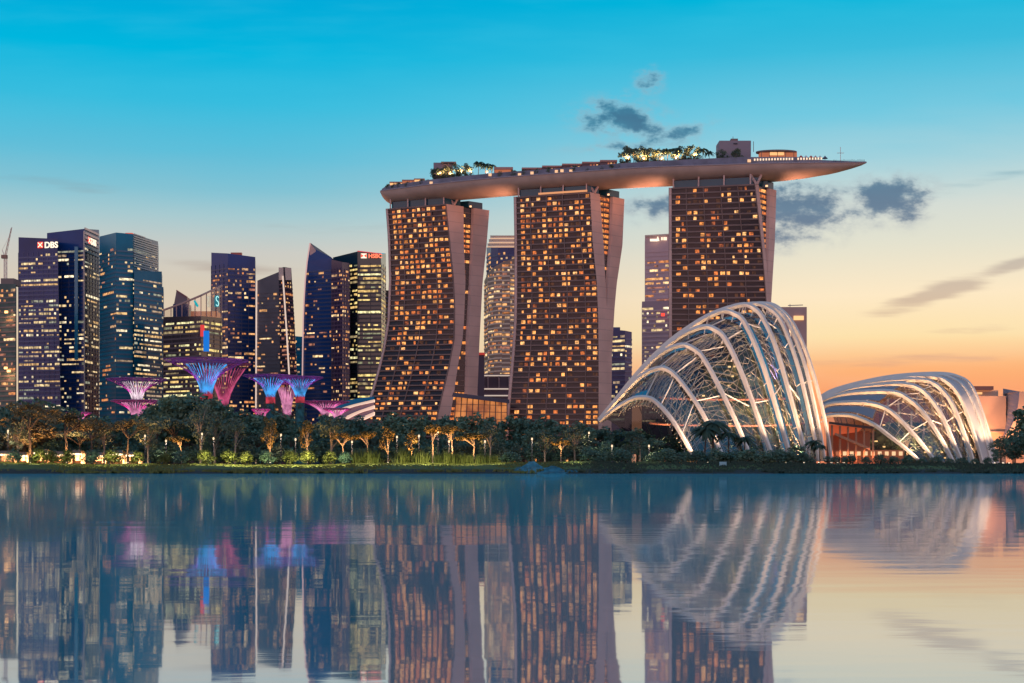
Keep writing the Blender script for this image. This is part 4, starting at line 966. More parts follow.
for i in range(18):
    px = (389, 394, 399, 407, 415, 422, 428, 500, 514, 524, 537, 549, 560, 574, 588, 603, 612, 619)[i]; y = rimY(px)+(4 if px < 432 else 3.2)
    plant('shrub', 'planter_shrub', 'low planter shrub, %s from left %s' % ((ORD[i], 'of seven before the rooftop restaurant') if i < 7 else (ORD[i-7], 'of eleven before the long rooftop building')), 'shrub', (PX(px, y), y, DECK+.02), 5.0+R.uniform(-.6, 1.2), 1.0, LEAFP, BARK, 'planter shrubs on the deck rim', 'foliage')
for px, py, pw in ((440, 172, 2200), (450, 172, 2500), (462, 170, 2500), (470, 170, 1800), (487, 171, 1400), (628, 156, 2600), (644, 157, 2600), (662, 157, 3200), (676, 156, 3600), (695, 153, 2400)):
    y = rimY(px)+2.5; lamp((PX(px, y), y, PZ(py, y)-1.6), pw*26, (1, .50, .18), .5, 'SPOT', (0, .3, 1), 150)
    r = thing('bollard_lamp', 'small warm lamp under the deck trees, nearest to the %s' % {440: 'mauve block left side', 450: 'mauve block middle', 462: 'mauve block right corner', 470: 'gap before the palms', 487: 'red-roofed pavilion', 628: 'leftmost tree of the big clump', 644: 'third tree of the big clump', 662: 'middle palm of the big clump', 676: 'tallest palm of the big clump', 695: 'right tree of the big clump'}[px], 'lamp', (PX(px, y), y, DECK+.02), 'lamps under the deck trees')
    MB().bar((PX(px, y), y, DECK), (PX(px, y), y, PZ(py, y)-1), .25).build('post', SLAB, r)
    m = MB(); c_ = Vector((PX(px, y), y, PZ(py, y)-.6)); m.box(c_.x-.8, c_.x+.8, y-.5, y+.5, c_.z-.5, c_.z+.7); m.build('lamp_head', glow('bollard_glow', (1, .62, .28), 2.2), r)

# ---------------------------------------------------------------- supertrees
BR = mat('purple_branch', (.26, .07, .26), .5); BRP = mat('pink_branch', (.45, .10, .24), .5)
def supertree(label, px, Y, rim, neck, hw, nw, strand, branch, collar, lamp_c, lamp_p, nb=26, trunk_c=(.02, .13, .16), inner=.62, skirt=True):
    x = PX(px, Y); zr, zn = PZ(rim, Y), PZ(neck, Y); Rr, rn = hw*Y/F, nw*Y/F
    root = thing('supertree', label, 'tree sculpture', (x, Y, GZ), 'steel supertrees in the garden')
    off = Vector((x, Y, 0))
    prof = [(rn*1.7, GZ), (rn*1.25, GZ+(zn-GZ)*.4), (rn*1.02, GZ+(zn-GZ)*.75), (rn, zn)]
    m = MB(); m.grid([[(x+r_*math.cos(a_*.3927), Y+r_*math.sin(a_*.3927), z) for a_ in range(17)] for r_, z in prof])
    m.build('trunk', mat('planted_trunk_%s' % label[:6], trunk_c, .8, var=.4, scale=.5), root)  # coloured light on the planting put into the trunk colour
    st8 = R.getstate(); R.seed(int(px*10)); m = MB()
    for _ in range(40):
        a_ = R.uniform(0, 6.28); z = GZ+(zn-GZ)*R.uniform(.1, .93); rr_ = interp([(GZ, rn*1.7), (GZ+(zn-GZ)*.4, rn*1.25), (zn, rn)], z); leaves(m, Vector((x+rr_*math.cos(a_), Y+rr_*math.sin(a_), z)), 1.1, 14, .5)
    m.build('foliage', LEAFP, root); R.setstate(st8)
    if collar:
        cz0, cz1 = zn-(zr-zn)*.45, zn+.02
        m = MB(); m.grid([[(x+rn*1.12*math.cos(a_*.3927), Y+rn*1.12*math.sin(a_*.3927), z) for a_ in range(17)] for z in (cz0, cz1)]); m.build('collar', lit('collar_red', (1, .07, .12), .40, .25), root)
    def curve(R1, ex, z1, n=9, tw=0.0):
        return [(rn*1.05+(R1-rn)*(i/n)**ex, zn-(zr-zn)*.12+(z1-zn+(zr-zn)*.12)*(i/n)**.85) for i in range(n+1)]
    proto = MB(); pr = curve(Rr, 2.3, zr)
    proto.tube([(x+r_, Y+.2*i, z) for i, (r_, z) in enumerate(pr)], [.26-.016*i for i in range(len(pr))], 4)
    first = proto.build('branch', branch, root); first.location = (0, 0, 0)
    for k in range(1, nb):
        o = first.copy(); COL.objects.link(o); o.parent = root; o.rotation_euler = (0, 0, 2*math.pi*k/nb)
    ps = curve(Rr*inner, 1.5, zr-(zr-zn)*.12)
    m = MB(); m.tube([(x+r_*.97, Y, z) for r_, z in ps], [.22-.012*i for i in range(len(ps))], 4); fs = m.build('light_strand', strand, root)
    ns = 34
    for k in range(1, ns):
        o = fs.copy(); COL.objects.link(o); o.parent = root; o.rotation_euler = (0, 0, 2*math.pi*(k+.5)/ns)
    m = MB(); m.tube([(x+Rr*math.cos(a_*.2618), Y+Rr*math.sin(a_*.2618), zr) for a_ in range(25)], .26, 4, cap=False)
    m.tube([(x+Rr*.8*math.cos(a_*.2618), Y+Rr*.8*math.sin(a_*.2618), zr+.1) for a_ in range(25)], .2, 4, cap=False); m.build('rim_ring', branch, root)
    m = MB()
    for k in range(nb*2):
        a_ = math.pi*k/nb; L = Rr*R.uniform(.8, 1.06); m.bar((x+rn*math.cos(a_), Y+rn*math.sin(a_), zr+.1), (x+L*math.cos(a_+.1), Y+L*math.sin(a_+.1), zr+R.uniform(-.1, .5)), .2)
    m.build('canopy', branch, root)
    for sx_ in (-1, 1): lamp((x+sx_*rn*1.6, Y-rn*1.6, zn-(zr-zn)*.1), lamp_p*.6, lamp_c, 1.0, 'SPOT', (sx_*.3, -.2, 1), 110)
    return root
BLUEL = lit('blue_strand', (.06, .42, 1.0), .9, .2); WHL = lit('white_strand', (1, .78, .86), .8, .2); PKL = lit('pink_strand', (1, .36, .62), .62, .2); RDL = lit('rose_strand', (1, .14, .34), .42, .2)
MAG = (1, .12, .62)
supertree('tallest supertree, purple canopy with bright blue funnel and red collar', 206.5, 690, 360.5, 391, 41, 5.4, BLUEL, BR, True, (.75, .15, 1), 14000, nb=30, inner=.50)
supertree('rose red supertree partly hidden behind the tallest blue one', 224, 740, 364, 404, 27, 3.6, RDL, mat('rose_branch', (.3, .05, .11), .5), False, (1, .12, .3), 5000, nb=20, inner=.8, trunk_c=(.2, .05, .05))
supertree('blue funnel supertree, left one of the two touching twins', 270.5, 700, 376, 395, 27, 4.2, BLUEL, BR, True, (.6, .15, 1), 8000, inner=.62)
supertree('blue funnel supertree, right one of the two touching twins', 300, 690, 377.5, 395, 23, 4.2, BLUEL, BR, True, (.6, .15, 1), 8000, inner=.66)
supertree('pink lit supertree seen in the gap behind the blue twins', 287, 740, 384, 412, 12, 3.6, PKL, BRP, False, MAG, 6000, nb=18, inner=.85, trunk_c=(.2, .06, .1))
supertree('purple supertree with white funnel below the teal tower', 137, 700, 379.5, 399, 30, 4.6, WHL, BR, False, MAG, 9000, inner=.50)
supertree('short pink supertree in front of the white funnel one', 136.5, 670, 401, 415, 25, 4.2, PKL, BRP, False, MAG, 6000, nb=22, inner=.6)
supertree('small pink supertree low among the trees at far left', 79, 690, 413, 421, 12, 2.6, PKL, BRP, False, MAG, 4000, nb=18, inner=.7)
supertree('small pink supertree just left of the blue twins', 261, 680, 409.5, 420, 8.5, 2.8, PKL, BRP, False, MAG, 4000, nb=18, inner=.8)
supertree('wide pink supertree right of the blue twins', 325, 700, 402, 414, 24, 3.2, PKL, BRP, False, MAG, 7000, nb=24, inner=.72)
supertree('low pink supertree near the striped roof', 337, 680, 409, 417, 14, 2.8, PKL, BRP, False, MAG, 4000, nb=18, inner=.72)

# striped sloping roof at the foot of the left hotel tower
r = thing('striped_roof', 'sloping blue roof with broad white lit stripes by the left hotel tower', 'roof', (PX(352, 960), 960, GZ))
def ribbon(nm, top, bot, mt, Y=960, th=1.5):
    tp = spline([(x, y, 0) for x, y in top], 12); bt = spline([(x, y, 0) for x, y in bot], 12)
    m = MB(); f0 = [P(t.x, t.y, Y) for t in tp]; f1 = [P(t.x, t.y, Y-4) for t in bt]
    m.grid([f1, f0]); m.grid([[p+Vector((0, th*4, 0)) for p in f0], [p+Vector((0, th*4, 0)) for p in f1]]); m.grid([f0, [p+Vector((0, th*4, 0)) for p in f0]]); m.build(nm, mt, r)
RB = mat('roof_blue', (.02, .16, .26), .4); RW = mat('lit_white_stripe', (.75, .6, .5), .5, emit=(1, .66, .5), strength=.75); RP = mat('roof_mauve', (.16, .11, .2), .5)
ribbon('roof_panel', [(322, 412), (345, 401), (374, 396.4)], [(322, 415), (347, 406), (374, 399.2)], RB)
ribbon('roof_stripe', [(322, 415.2), (347, 406.2), (374, 399.4)], [(330, 416.5), (352, 407.2), (374, 402)], RW)
ribbon('roof_panel', [(330, 416.7), (352, 407.4), (374, 402.2)], [(342, 418), (356, 411.5), (374, 405)], RP)
ribbon('roof_stripe', [(342, 418.2), (356, 411.7), (374, 405.2)], [(348, 419), (360, 412.8), (374, 408.6)], RW)
ribbon('roof_panel', [(348, 419.2), (360, 413), (374, 408.8)], [(354, 420), (364, 416), (374, 411.6)], RP)
ribbon('roof_stripe', [(354, 420.2), (364, 416.2), (374, 411.8)], [(360, 421), (367, 418.2), (374, 415)], RW)
MB().box(PX(325, 966), PX(374, 966), 968, 985, GZ, PZ(419, 966)).build('wall', mat('plum_wall', ()), r)

# orange glazed hall between the left and middle hotel towers
r = thing('glazed_hall', 'orange lit glass hall with dark sloping roof between the hotel towers', 'building', (PX(482, 980), 980, GZ))
a0, a1 = (454, 392.5), (509, 400)
m = MB(); Y0, Y1 = 985, 965
m.hexa([P(452.5, 430, Y0), P(507, 430, Y1), P(507, 430, Y1)+Vector((0, 25, 0)), P(452.5, 430, Y0)+Vector((0, 25, 0)), P(456, 395.4, Y0), P(507, 402, Y1), P(507, 402, Y1)+Vector((0, 25, 0)), P(456, 395.4, Y0)+Vector((0, 25, 0))])
HM = bpy.data.materials.new('lit_hall_glass'); HM.use_nodes = True; q = NB(HM.node_tree); p_ = HM.node_tree.nodes['Principled BSDF']
g = q.n('ShaderNodeNewGeometry'); nz = q.n('ShaderNodeTexNoise'); nz.inputs['Scale'].default_value = .09; nz.inputs['Detail'].default_value = 5; q.nt.links.new(g.outputs['Position'], nz.inputs[0])
q.nt.links.new(q.mix(q.ss(nz.outputs[0], .3, .7), (.30, .07, .015, 1), (1, .34, .08, 1)), p_.inputs['Emission Color']); p_.inputs['Emission Strength'].default_value = .75; p_.inputs['Base Color'].default_value = (.05, .03, .03, 1); p_.inputs['Roughness'].default_value = .3
HM.cycles.emission_sampling = 'NONE'
m.build('glass_wall', HM, r)
m = MB(); m.hexa([P(452, 396.5, Y0-6), P(509.5, 403.5, Y1-6), P(509.5, 403.5, Y1+27), P(452, 396.5, Y0+27), P(453, 392.4, Y0-6), P(509.5, 399.6, Y1-6), P(509.5, 399.6, Y1+27), P(453, 392.4, Y0+27)]); m.build('roof', mat('slate_roof', (.05, .045, .08), .5), r)
for k in range(10):
    t = k/9; yy = Y0+(Y1-Y0)*t-.4; xx = 456+51*t; MB().bar(P(xx-2*(1-t), 428, yy), P(xx, 396+6.4*t, yy), .6).build('mullion', BRONZES, r)
for py in (404, 411, 418): MB().bar(P(455, py, Y0-.5), P(507, py+1.5, Y1-.5), .35).build('transom', BRONZES, r)

# ---------------------------------------------------------------- glass domes
def domeglass(name, tint, refl, rough=.08):
    m = bpy.data.materials.new(name); m.use_nodes = True; q = NB(m.node_tree); m.node_tree.nodes.remove(m.node_tree.nodes['Principled BSDF'])
    tr = q.n('ShaderNodeBsdfTransparent'); tr.inputs[0].default_value = (*tint, 1)
    gs = q.n('ShaderNodeBsdfGlossy'); gs.inputs['Roughness'].default_value = rough; gs.inputs['Color'].default_value = (.8, .9, 1, 1)
    lw = q.n('ShaderNodeLayerWeight'); lw.inputs[0].default_value = .35
    f = q.m('ADD', q.m('MULTIPLY', lw.outputs['Fresnel'], .12), refl, clamp=True)
    mx = q.n('ShaderNodeMixShader'); q.nt.links.new(f, mx.inputs[0]); q.nt.links.new(tr.outputs[0], mx.inputs[1]); q.nt.links.new(gs.outputs[0], mx.inputs[2])
    q.nt.links.new(mx.outputs[0], q.nt.nodes['Material Output'].inputs[0]); return m
RIB = mat('white_rib', (.80, .68, .60), .45, var=.05, scale=.3); STRUT = mat('white_strut', (.7, .62, .56), .45); MULL = mat('glazing_bar', (.20, .17, .15), .5)
def dome(label, arches, depthL, depthR, rib_r, N, glass, cross, ncross, strut_len, inset, rear):
    root = thing('glass_conservatory', label, 'glass dome', (PX(sum(a[-1][0] for a in arches)/len(arches), depthR[0]), depthR[0], GZ), 'pair of glass conservatories')
    curves = []
    for k, pts in enumerate(arches):
        yL, yR = depthL[k], depthR[k]; x0_, x1_ = pts[0][0], pts[-1][0]
        sp = spline([(x, y, 0) for x, y in pts], N)
        curves.append([P(s.x, s.y, yL+(yR-yL)*max(0, min(1, (s.x-x0_)/(x1_-x0_)))) for s in sp])
    inner = []
    for c in curves:
        base = (c[0]+c[-1])/2; base.z = min(c[0].z, c[-1].z)
        inner.append([p.lerp(base, inset) for p in c])
    for k, c in enumerate(curves):
        rad = [rib_r[k]*(1.0-.25*abs(2*i/N-1)) for i in range(N+1)]
        rb = MB().tube(c, rad, 4).build('rib', RIB, root)
        for i in range(int(N*.34), N-2, strut_len):
            q1 = inner[k][i]; MB().bar(c[i], q1, .28).build('strut', STRUT, rb)
    for k in range(len(curves)-1):
        a, c = inner[k], inner[k+1]
        g = MB().grid([[a[i], c[i]] for i in range(N+1)]).build('glazing', glass, root, smooth=False)
        m = MB()
        def at(i, t): return a[i].lerp(c[i], t)
        for i in range(0, N+1, 1):
            if i % cross == 0: m.bar(at(i, 0), at(i, 1), .16)
        for j in range(1, ncross):
            for i in range(N): m.bar(at(i, j/ncross), at(i+1, j/ncross), .13)
        m.build('glazing_frame', MULL, g)
        # tie bars out to the rib
        for i in range(int(N*.45), N-1, strut_len*2):
            MB().bar(curves[k][i], inner[k+1][i], .34).build('tie_bar', STRUT, root)
    a = inner[-1]; m = MB(); mid = [p.lerp(Vector(((a[0].x+a[-1].x)/2, p.y, GZ)), .12)+Vector((0, 9, 0)) for p in a]; base = [Vector((p.x*.5+.5*(a[0].x+a[-1].x)/2, p.y+16, GZ-.5)) for p in a]
    m.grid([a, mid, base]); rg = m.build('rear_glazing', rear, root)
    m = MB()
    for i in range(2, N-1, 2):
        m.bar(a[i], mid[i], .3); m.bar(mid[i], base[i], .3); m.bar(mid[i], mid[i+2] if i+2 <= N else mid[i], .3); m.bar(mid[i].lerp(base[i], .45), mid[i+2].lerp(base[i+2], .45), .26)
    m.build('glazing_frame', MULL, rg)
    a = inner[0]; m = MB(); base = [Vector((p.x, p.y, GZ-.5)) for p in a]
    m.grid([base, a]); m.build('end_glazing', glass, root)
    return root, curves, inner
A = [[(599.5, 421), (615, 408.5), (632, 399), (645, 397.5), (656, 402), (672, 419.5), (688, 446), (697, 463)],
     [(599, 420.5), (618, 399), (640, 377), (657, 368.6), (670, 371), (685, 387), (703.5, 415), (724, 458)],
     [(599, 420), (625, 390), (655, 358), (678, 345.6), (694, 349), (707, 364), (733.5, 416), (752, 460)],
     [(599, 419.5), (635, 378), (672, 342), (700, 327.4), (716, 330), (727, 342), (744, 379), (768, 445), (774, 461)],
     [(599.5, 419), (645, 366), (690, 328), (719, 312), (734, 313.5), (746, 325), (764, 368), (787.6, 447), (791, 461)],
     [(600, 418.5), (652, 357), (700, 320), (738, 305.4), (754, 308), (765, 322), (778, 354), (800, 432), (807, 461)],
     [(600.5, 418), (660, 349), (710, 315), (750, 304), (768, 308), (782, 323), (799, 370), (815, 440), (818.5, 461)],
     [(601, 417.6), (665, 346), (715, 313), (758, 303.4), (776, 309), (790, 326), (806, 369), (820, 432), (825, 461)],
     [(602, 417.4), (668, 346), (720, 312), (764, 303.6), (783, 312), (797, 331), (812, 369), (826, 425), (831.5, 461)]]
dL = [545+k*9 for k in range(9)]; dR = [500+k*6.5 for k in range(9)]
G1 = domeglass('conservatory_glass', (.62, .64, .66), .03)
D1 = dome('tall steep glass dome with nine white curved ribs', A, dL, dR, [.9, .95, 1.0, 1.05, 1.05, 1.0, .9, .85, .9], 44, G1, 2, 5, 4, .055, domeglass('rear_tinted_glass', (.22, .22, .24), .03))
SAIL_REFLECT = mat('blue_sail_reflection', (.03, .32, .46), .5, emit=(.02, .36, .62), strength=.22)  # blue light on the sails put in as a faint glow
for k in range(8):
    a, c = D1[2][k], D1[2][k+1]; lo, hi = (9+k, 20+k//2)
    m = MB(); m.grid([[a[i].lerp(c[i], .10), a[i].lerp(c[i], .42)] for i in range(lo, hi)]); m.build('sail_reflection_panel', SAIL_REFLECT, D1[0])
for k in (4, 5, 6):  # teal panels added to paint the sky's reflection in the glass
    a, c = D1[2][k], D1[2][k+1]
    m = MB(); m.grid([[a[i].lerp(c[i], .12)+Vector((0, 1, 0)), a[i].lerp(c[i], .62)+Vector((0, 1, 0))] for i in range(23, 40)]); m.build('sail_reflection_panel', SAIL_REFLECT, D1[0])
# planted mountain inside
r = thing('indoor_mountain', 'dark planted mountain with lit terraces inside the tall glass dome', 'planted hill', (PX(735, 560), 560, GZ))
m = MB(); rows_ = []
for i in range(13):
    t = i/12; ra = 25*(1-t)**.5+2.5; z = GZ+45*t
    rows_.append([(PX(742, 560)+t*3+ra*(1+.18*math.sin(5*a_*.2618+i))*math.cos(a_*.2618), 566+.55*ra*(1+.15*math.sin(3*a_*.2618+2*i))*math.sin(a_*.2618), z) for a_ in range(25)])
m.grid(rows_); m.build('rock', mat('planted_rock', (.06, .075, .05), .9, var=.5, scale=.4), r)
m = MB(); R.seed(5)
for _ in range(70):
    i = R.randrange(1, 11); q_ = Vector(R.choice(rows_[i])); leaves(m, q_, 2.0, 40, .5)
m.build('foliage', LEAFP, r)
for k, (z, ra) in enumerate(((16, 23), (26, 20))):
    pts = [(PX(728, 556)+ra*1.3*math.cos(math.radians(a_)), 560+ra*.6*math.sin(math.radians(a_)), GZ+z+1.5*math.sin(math.radians(a_))) for a_ in range(185, 356, 10)]
    MB().tube(pts, .5, 5).build('walkway', mat('rust_walkway', (.35, .12, .08), .6, emit=(1, .3, .16), strength=.12), r)
for px, y, pw in ((636, 541, 40000), (660, 540, 65000), (688, 536, 85000), (716, 532, 95000), (744, 532, 95000), (770, 536, 85000), (792, 542, 60000)):
    lamp((PX(px, y), y, GZ+1.5), pw, (1, .62, .30), 1.0, 'SPOT', (0, .18, 1), 120)
lamp(P(772, 380, 545), 9000, (.3, .25, 1), 1.0, 'SPOT', (.2, 0, 1), 120)
for k in range(26):
    i = R.randrange(2, 11); q_ = Vector(rows_[i][R.randrange(13, 24)])
    MB().box(q_.x-.5, q_.x+.5, q_.y-1.2, q_.y-.5, q_.z, q_.z+.6).build('terrace_lamp', glow('terrace_glow', (1, .62, .25), 2.0), r)
# inner steel lattice behind the glass, lit from the floor
m = MB(); R.seed(9)
def shrink(c, f):
    base = (c[0]+c[-1])/2; base.z = GZ
    return [p.lerp(base, f) for p in c]
for k in range(len(D1[1])-1):
    a, c = shrink(D1[1][k], .13), shrink(D1[1][k+1], .13)
    for i in range(6, 44, 2):
        m.bar(a[i], c[min(44, i+3)], .22); m.bar(c[i], a[min(44, i+3)], .22)
        if i % 4 == 0: m.bar(a[i], c[i], .3)
    for i in range(6, 44): m.bar(a[i].lerp(c[i], .5), a[i+1].lerp(c[i+1], .5), .26)
tag(m.build('steel_lattice', mat('lattice_warm', (.62, .50, .38), .5)), 'slender warm lit steel lattice standing inside the tall glass dome', 'lattice')

B = [[(822, 418), (828.5, 415.5), (842, 414.8), (855, 416.6), (874.4, 425), (890, 436.5), (905, 448), (922, 463)],
     [(822, 408), (830, 404), (850, 402.5), (872, 403.8), (892, 412.4), (916, 437), (936, 462)],
     [(822, 401), (832, 397), (848, 393.4), (866, 391.8), (888, 391.6), (903, 395.4), (922, 411), (940, 437), (954, 463)],
     [(822, 399), (834, 394), (855, 388), (880, 385), (905, 384.4), (923, 391), (940, 412.4), (953, 441), (963, 464)],
     [(822, 398), (834, 392.5), (856, 385.6), (885, 381), (915, 379.6), (934, 383.5), (951, 402), (966, 438.5), (974, 464)],
     [(822, 397), (834, 391.4), (858, 384), (890, 378.4), (925, 376.6), (944, 380), (960, 397), (974, 434), (983, 465)],
     [(822, 396.4), (834, 390.6), (860, 383), (892, 377.2), (930, 375), (950, 378), (967, 392), (982, 430), (991, 465)],
     [(822, 396), (834, 390), (862, 382.4), (896, 376.4), (936, 374.2), (957, 377), (972, 388), (986, 425), (998, 466)]]
eL = [640+k*9 for k in range(8)]; eR = [600+k*7 for k in range(8)]
G2 = domeglass('low_conservatory_glass', (.68, .65, .62), .04)
D2 = dome('long low glass dome with swept white ribs at right', B, eL, eR, [1.0, 1.1, 1.15, 1.15, 1.15, 1.1, 1.1, 1.2], 44, G2, 3, 4, 4, .045, domeglass('rear_brown_glass', (.26, .22, .19), .03))
# opaque pale shading panels over the rear crest of the low dome
ROOFP = mat('pale_shade_panel', (.56, .48, .46), .5, var=.06, scale=.1)
for k in (5, 6):
    a, c = D2[1][k], D2[1][k+1]; m = MB(); m.grid([[a[i], c[i]] for i in range(45)]); m.build('shade_panel', ROOFP, D2[0])
for k in (0, 1, 2, 3, 4):
    a, c = D2[1][k], D2[1][k+1]; m = MB(); m.grid([[a[i].lerp(c[i], .25), a[i].lerp(c[i], .75)] for i in range(0, 25-k)]); m.build('shade_panel', mat('blue_grey_shade', (.34, .30, .32), .5), D2[0])
# diagrid of broad pale bracing inside the low dome
m0 = D2[2]
for k in range(1, 6):
    a, c = m0[k], m0[k+1]
    for i in range(24, 42, 4):
        MB().bar(a[i].lerp(c[i], .1)+Vector((0, 5, 0)), c[min(44, i+5)].lerp(a[min(44, i+5)], .1)+Vector((0, 5, 0)), .8, .4).build('brace', STRUT, D2[0])
        MB().bar(c[i].lerp(a[i], .1)+Vector((0, 6, 0)), a[min(44, i+5)]+Vector((0, 6, 0)), .8, .4).build('brace', STRUT, D2[0])
r = thing('indoor_garden', 'dark planted terraces filling the inside of the low glass dome', 'planted hill', (PX(905, 655), 655, GZ))
m = MB(); rows_ = []; R.seed(31)
for i in range(9):
    t = i/8; rows_.append([(PX(905, 655)+(26*(1-t)**.6+1.5)*(1+.15*math.sin(4*a_*.2618+i))*math.cos(a_*.2618), 655+12*(1-t)**.6*math.sin(a_*.2618), GZ+20*t) for a_ in range(25)])
m.grid(rows_); m.build('rock', MATS['planted_rock'], r)
m = MB()
for _ in range(110): leaves(m, Vector(rows_[R.randrange(0, 8)][R.randrange(25)]), 2.0, 34, .5)
m.build('foliage', LEAFP, r)
for k in range(22):
    q_ = Vector(rows_[R.randrange(1, 8)][R.randrange(12, 24)]); MB().box(q_.x-.5, q_.x+.5, q_.y-1.4, q_.y-.6, q_.z, q_.z+.6).build('terrace_lamp', MATS['terrace_glow'], r)
R.seed(11)
for i in range(7):
    px = 862+i*15; y = 640+R.uniform(0, 14)
    plant('loose', 'indoor_tree', 'leafy tree inside the low glass dome, %s from the left' % ORD[i], 'tree', (PX(px, y), y, GZ), R.uniform(10, 17), 1.2, LEAFP, BARK, 'trees inside the low dome')
for px, py, y, pw in ((860, 446, 628, 12000), (885, 440, 632, 14000), (910, 436, 636, 16000), (935, 436, 640, 16000), (958, 440, 644, 12000)):
    lamp((PX(px, y), y, GZ+1.5), pw*4.5, (1, .62, .32), 1.0, 'SPOT', (.1, .15, 1), 125)
# floodlights at the feet of the ribs
def floods(curves, idx, power, group, where):
    for n_, k in enumerate(idx):
        c = curves[k]; foot = c[-2]; q_ = Vector((foot.x+3, foot.y-9, GZ+.4))
        r = thing('ground_floodlight', 'small floodlight at the foot of the %s rib of the %s' % (ORD[k], where), 'floodlight', (q_.x, q_.y, GZ+.02), group)
        MB().box(q_.x-.4, q_.x+.4, q_.y-.3, q_.y+.3, GZ, GZ+.4).build('housing', mat('rail_dark', ()), r); MB().box(q_.x-.35, q_.x+.35, q_.y-.2, q_.y+.2, GZ+.42, GZ+.6).build('lens', glow('lens_warm', (1, .8, .55), 3), r)
        tgt = c[int(len(c)*.76)]
        lamp((q_.x, q_.y, GZ+1.2), power, (1, .68, .42), .4, 'SPOT', tgt-q_, 40)
floods(D1[1], range(9), 130000, 'floodlights of the tall dome', 'tall dome')
floods(D2[1], range(8), 120000, 'floodlights of the low dome', 'low dome')

# red-lit entrance pavilion between the domes
r = thing('entrance_pavilion', 'red orange lit pavilion with dark wedge roof between the two domes', 'pavilion', (PX(853, 590), 590, GZ))
m = MB(); m.hexa([P(829, 424, 590), P(872, 429, 590), P(872, 429, 610), P(829, 424, 610), P(829, 421.5, 590), P(875, 427, 590), P(875, 427, 610), P(829, 421.5, 610)]); m.build('roof', mat('dark_wedge', (.06, .03, .03), .5), r)
MB().hexa([P(829, 436, 594), P(858, 432, 594), P(858, 432, 606), P(829, 436, 606), P(829, 424.2, 594), P(862, 428.2, 594), P(862, 428.2, 606), P(829, 424.2, 606)]).build('soffit', mat('red_glow_soffit', (.4, .07, .03), .6, emit=(1, .17, .06), strength=.4), r)  # red light on the soffit put in as its own glow
for px in (832, 840, 848, 856, 864, 873): MB().bar(P(px, 462, 592), P(px, 425+(px-830)*.11, 592), .7).build('column', mat('rust_col', (.5, .25, .16), .6), r)
MB().bar(P(835, 434, 591), P(870, 449, 591), 1.0).build('ramp_beam', mat('rust_col', ()), r)
MB().box(PX(830, 600), PX(903, 600), 598, 600, GZ, PZ(450, 600)).box(PX(829, 604), PX(872, 604), 607, 609, GZ, PZ(431, 604)).build('back_wall', mat('copper_wall', (.45, .18, .10), .7), r)
for px in range(836, 900, 7): MB().box(PX(px, 597), PX(px+3.4, 597), 596.6, 597.2, PZ(455.5, 597), PZ(451.5, 597)).build('window', glow('pavilion_window', (1, .6, .32), 1.1) if R.random() < .7 else LITW2, r)
for px in (838, 852, 868, 886): lamp(P(px, 447, 588), 9000, (1, .36, .16), .8)

# beige theatre and curved fin at right
r = thing('theatre_block', 'orange lit beige theatre block with dark flat rooftop right of domes', 'building', (PX(991, 800), 800, GZ))
BEI = mat('beige_wall', (.60, .42, .32), .75, var=.06, scale=.08)
MB().box(PX(978, 800), PX(1006, 800), 800, 840, GZ, PZ(396, 800)).build('body', BEI, r); MB().box(PX(976, 800), PX(1000, 800), 803, 835, PZ(396, 800)+.02, PZ(390, 800)).build('upper_storey', BEI, r)
MB().box(PX(973, 800), PX(993, 800), 799, 838, PZ(390, 800)+.02, PZ(386.2, 800)).build('roof', mat('dark_roof', (.09, .055, .07), .6), r); MB().box(PX(977, 799), PX(984, 799), 802, 803, PZ(394, 800), PZ(392, 800)).build('window', LITW, r)
MB().box(PX(976, 799), PX(1007, 799), 798, 840, PZ(433, 800), PZ(431.6, 800)).build('ledge', BEI, r)
lamp(P(985, 452, 782), 70000, (1, .42, .18), 2, 'SPOT', (0, .8, 1), 130); lamp(P(1022, 452, 764), 70000, (1, .42, .18), 2, 'SPOT', (0, .8, 1), 130)
r = thing('curved_fin_hall', 'hall with a tall curved blue grey fin beside the theatre block', 'building', (PX(1015, 780), 780, GZ))
edge = spline([(1003.5, 438, 0), (1011, 427, 0), (1017, 411, 0), (1019.6, 391.5, 0)], 12)
m = MB(); f0 = [P(e.x, e.y, 780) for e in edge]; f1 = [P(1003, e.y-3, 812) for e in edge]
m.grid([f0, f1]); m.build('fin', mat('blue_grey_fin', (.25, .26, .36), .5), r)
m = MB(); f2 = [Vector((PX(1052, 780), 780, p.z)) for p in f0]; m.grid([f2, f0]); m.poly([f0[-1], f2[-1], f2[-1]+Vector((0, 30, 0)), f0[-1]+Vector((0, 30, 0))]); m.grid([[p, p+Vector((0, 30, 0))] for p in f2]); m.build('wall', BEI, r)

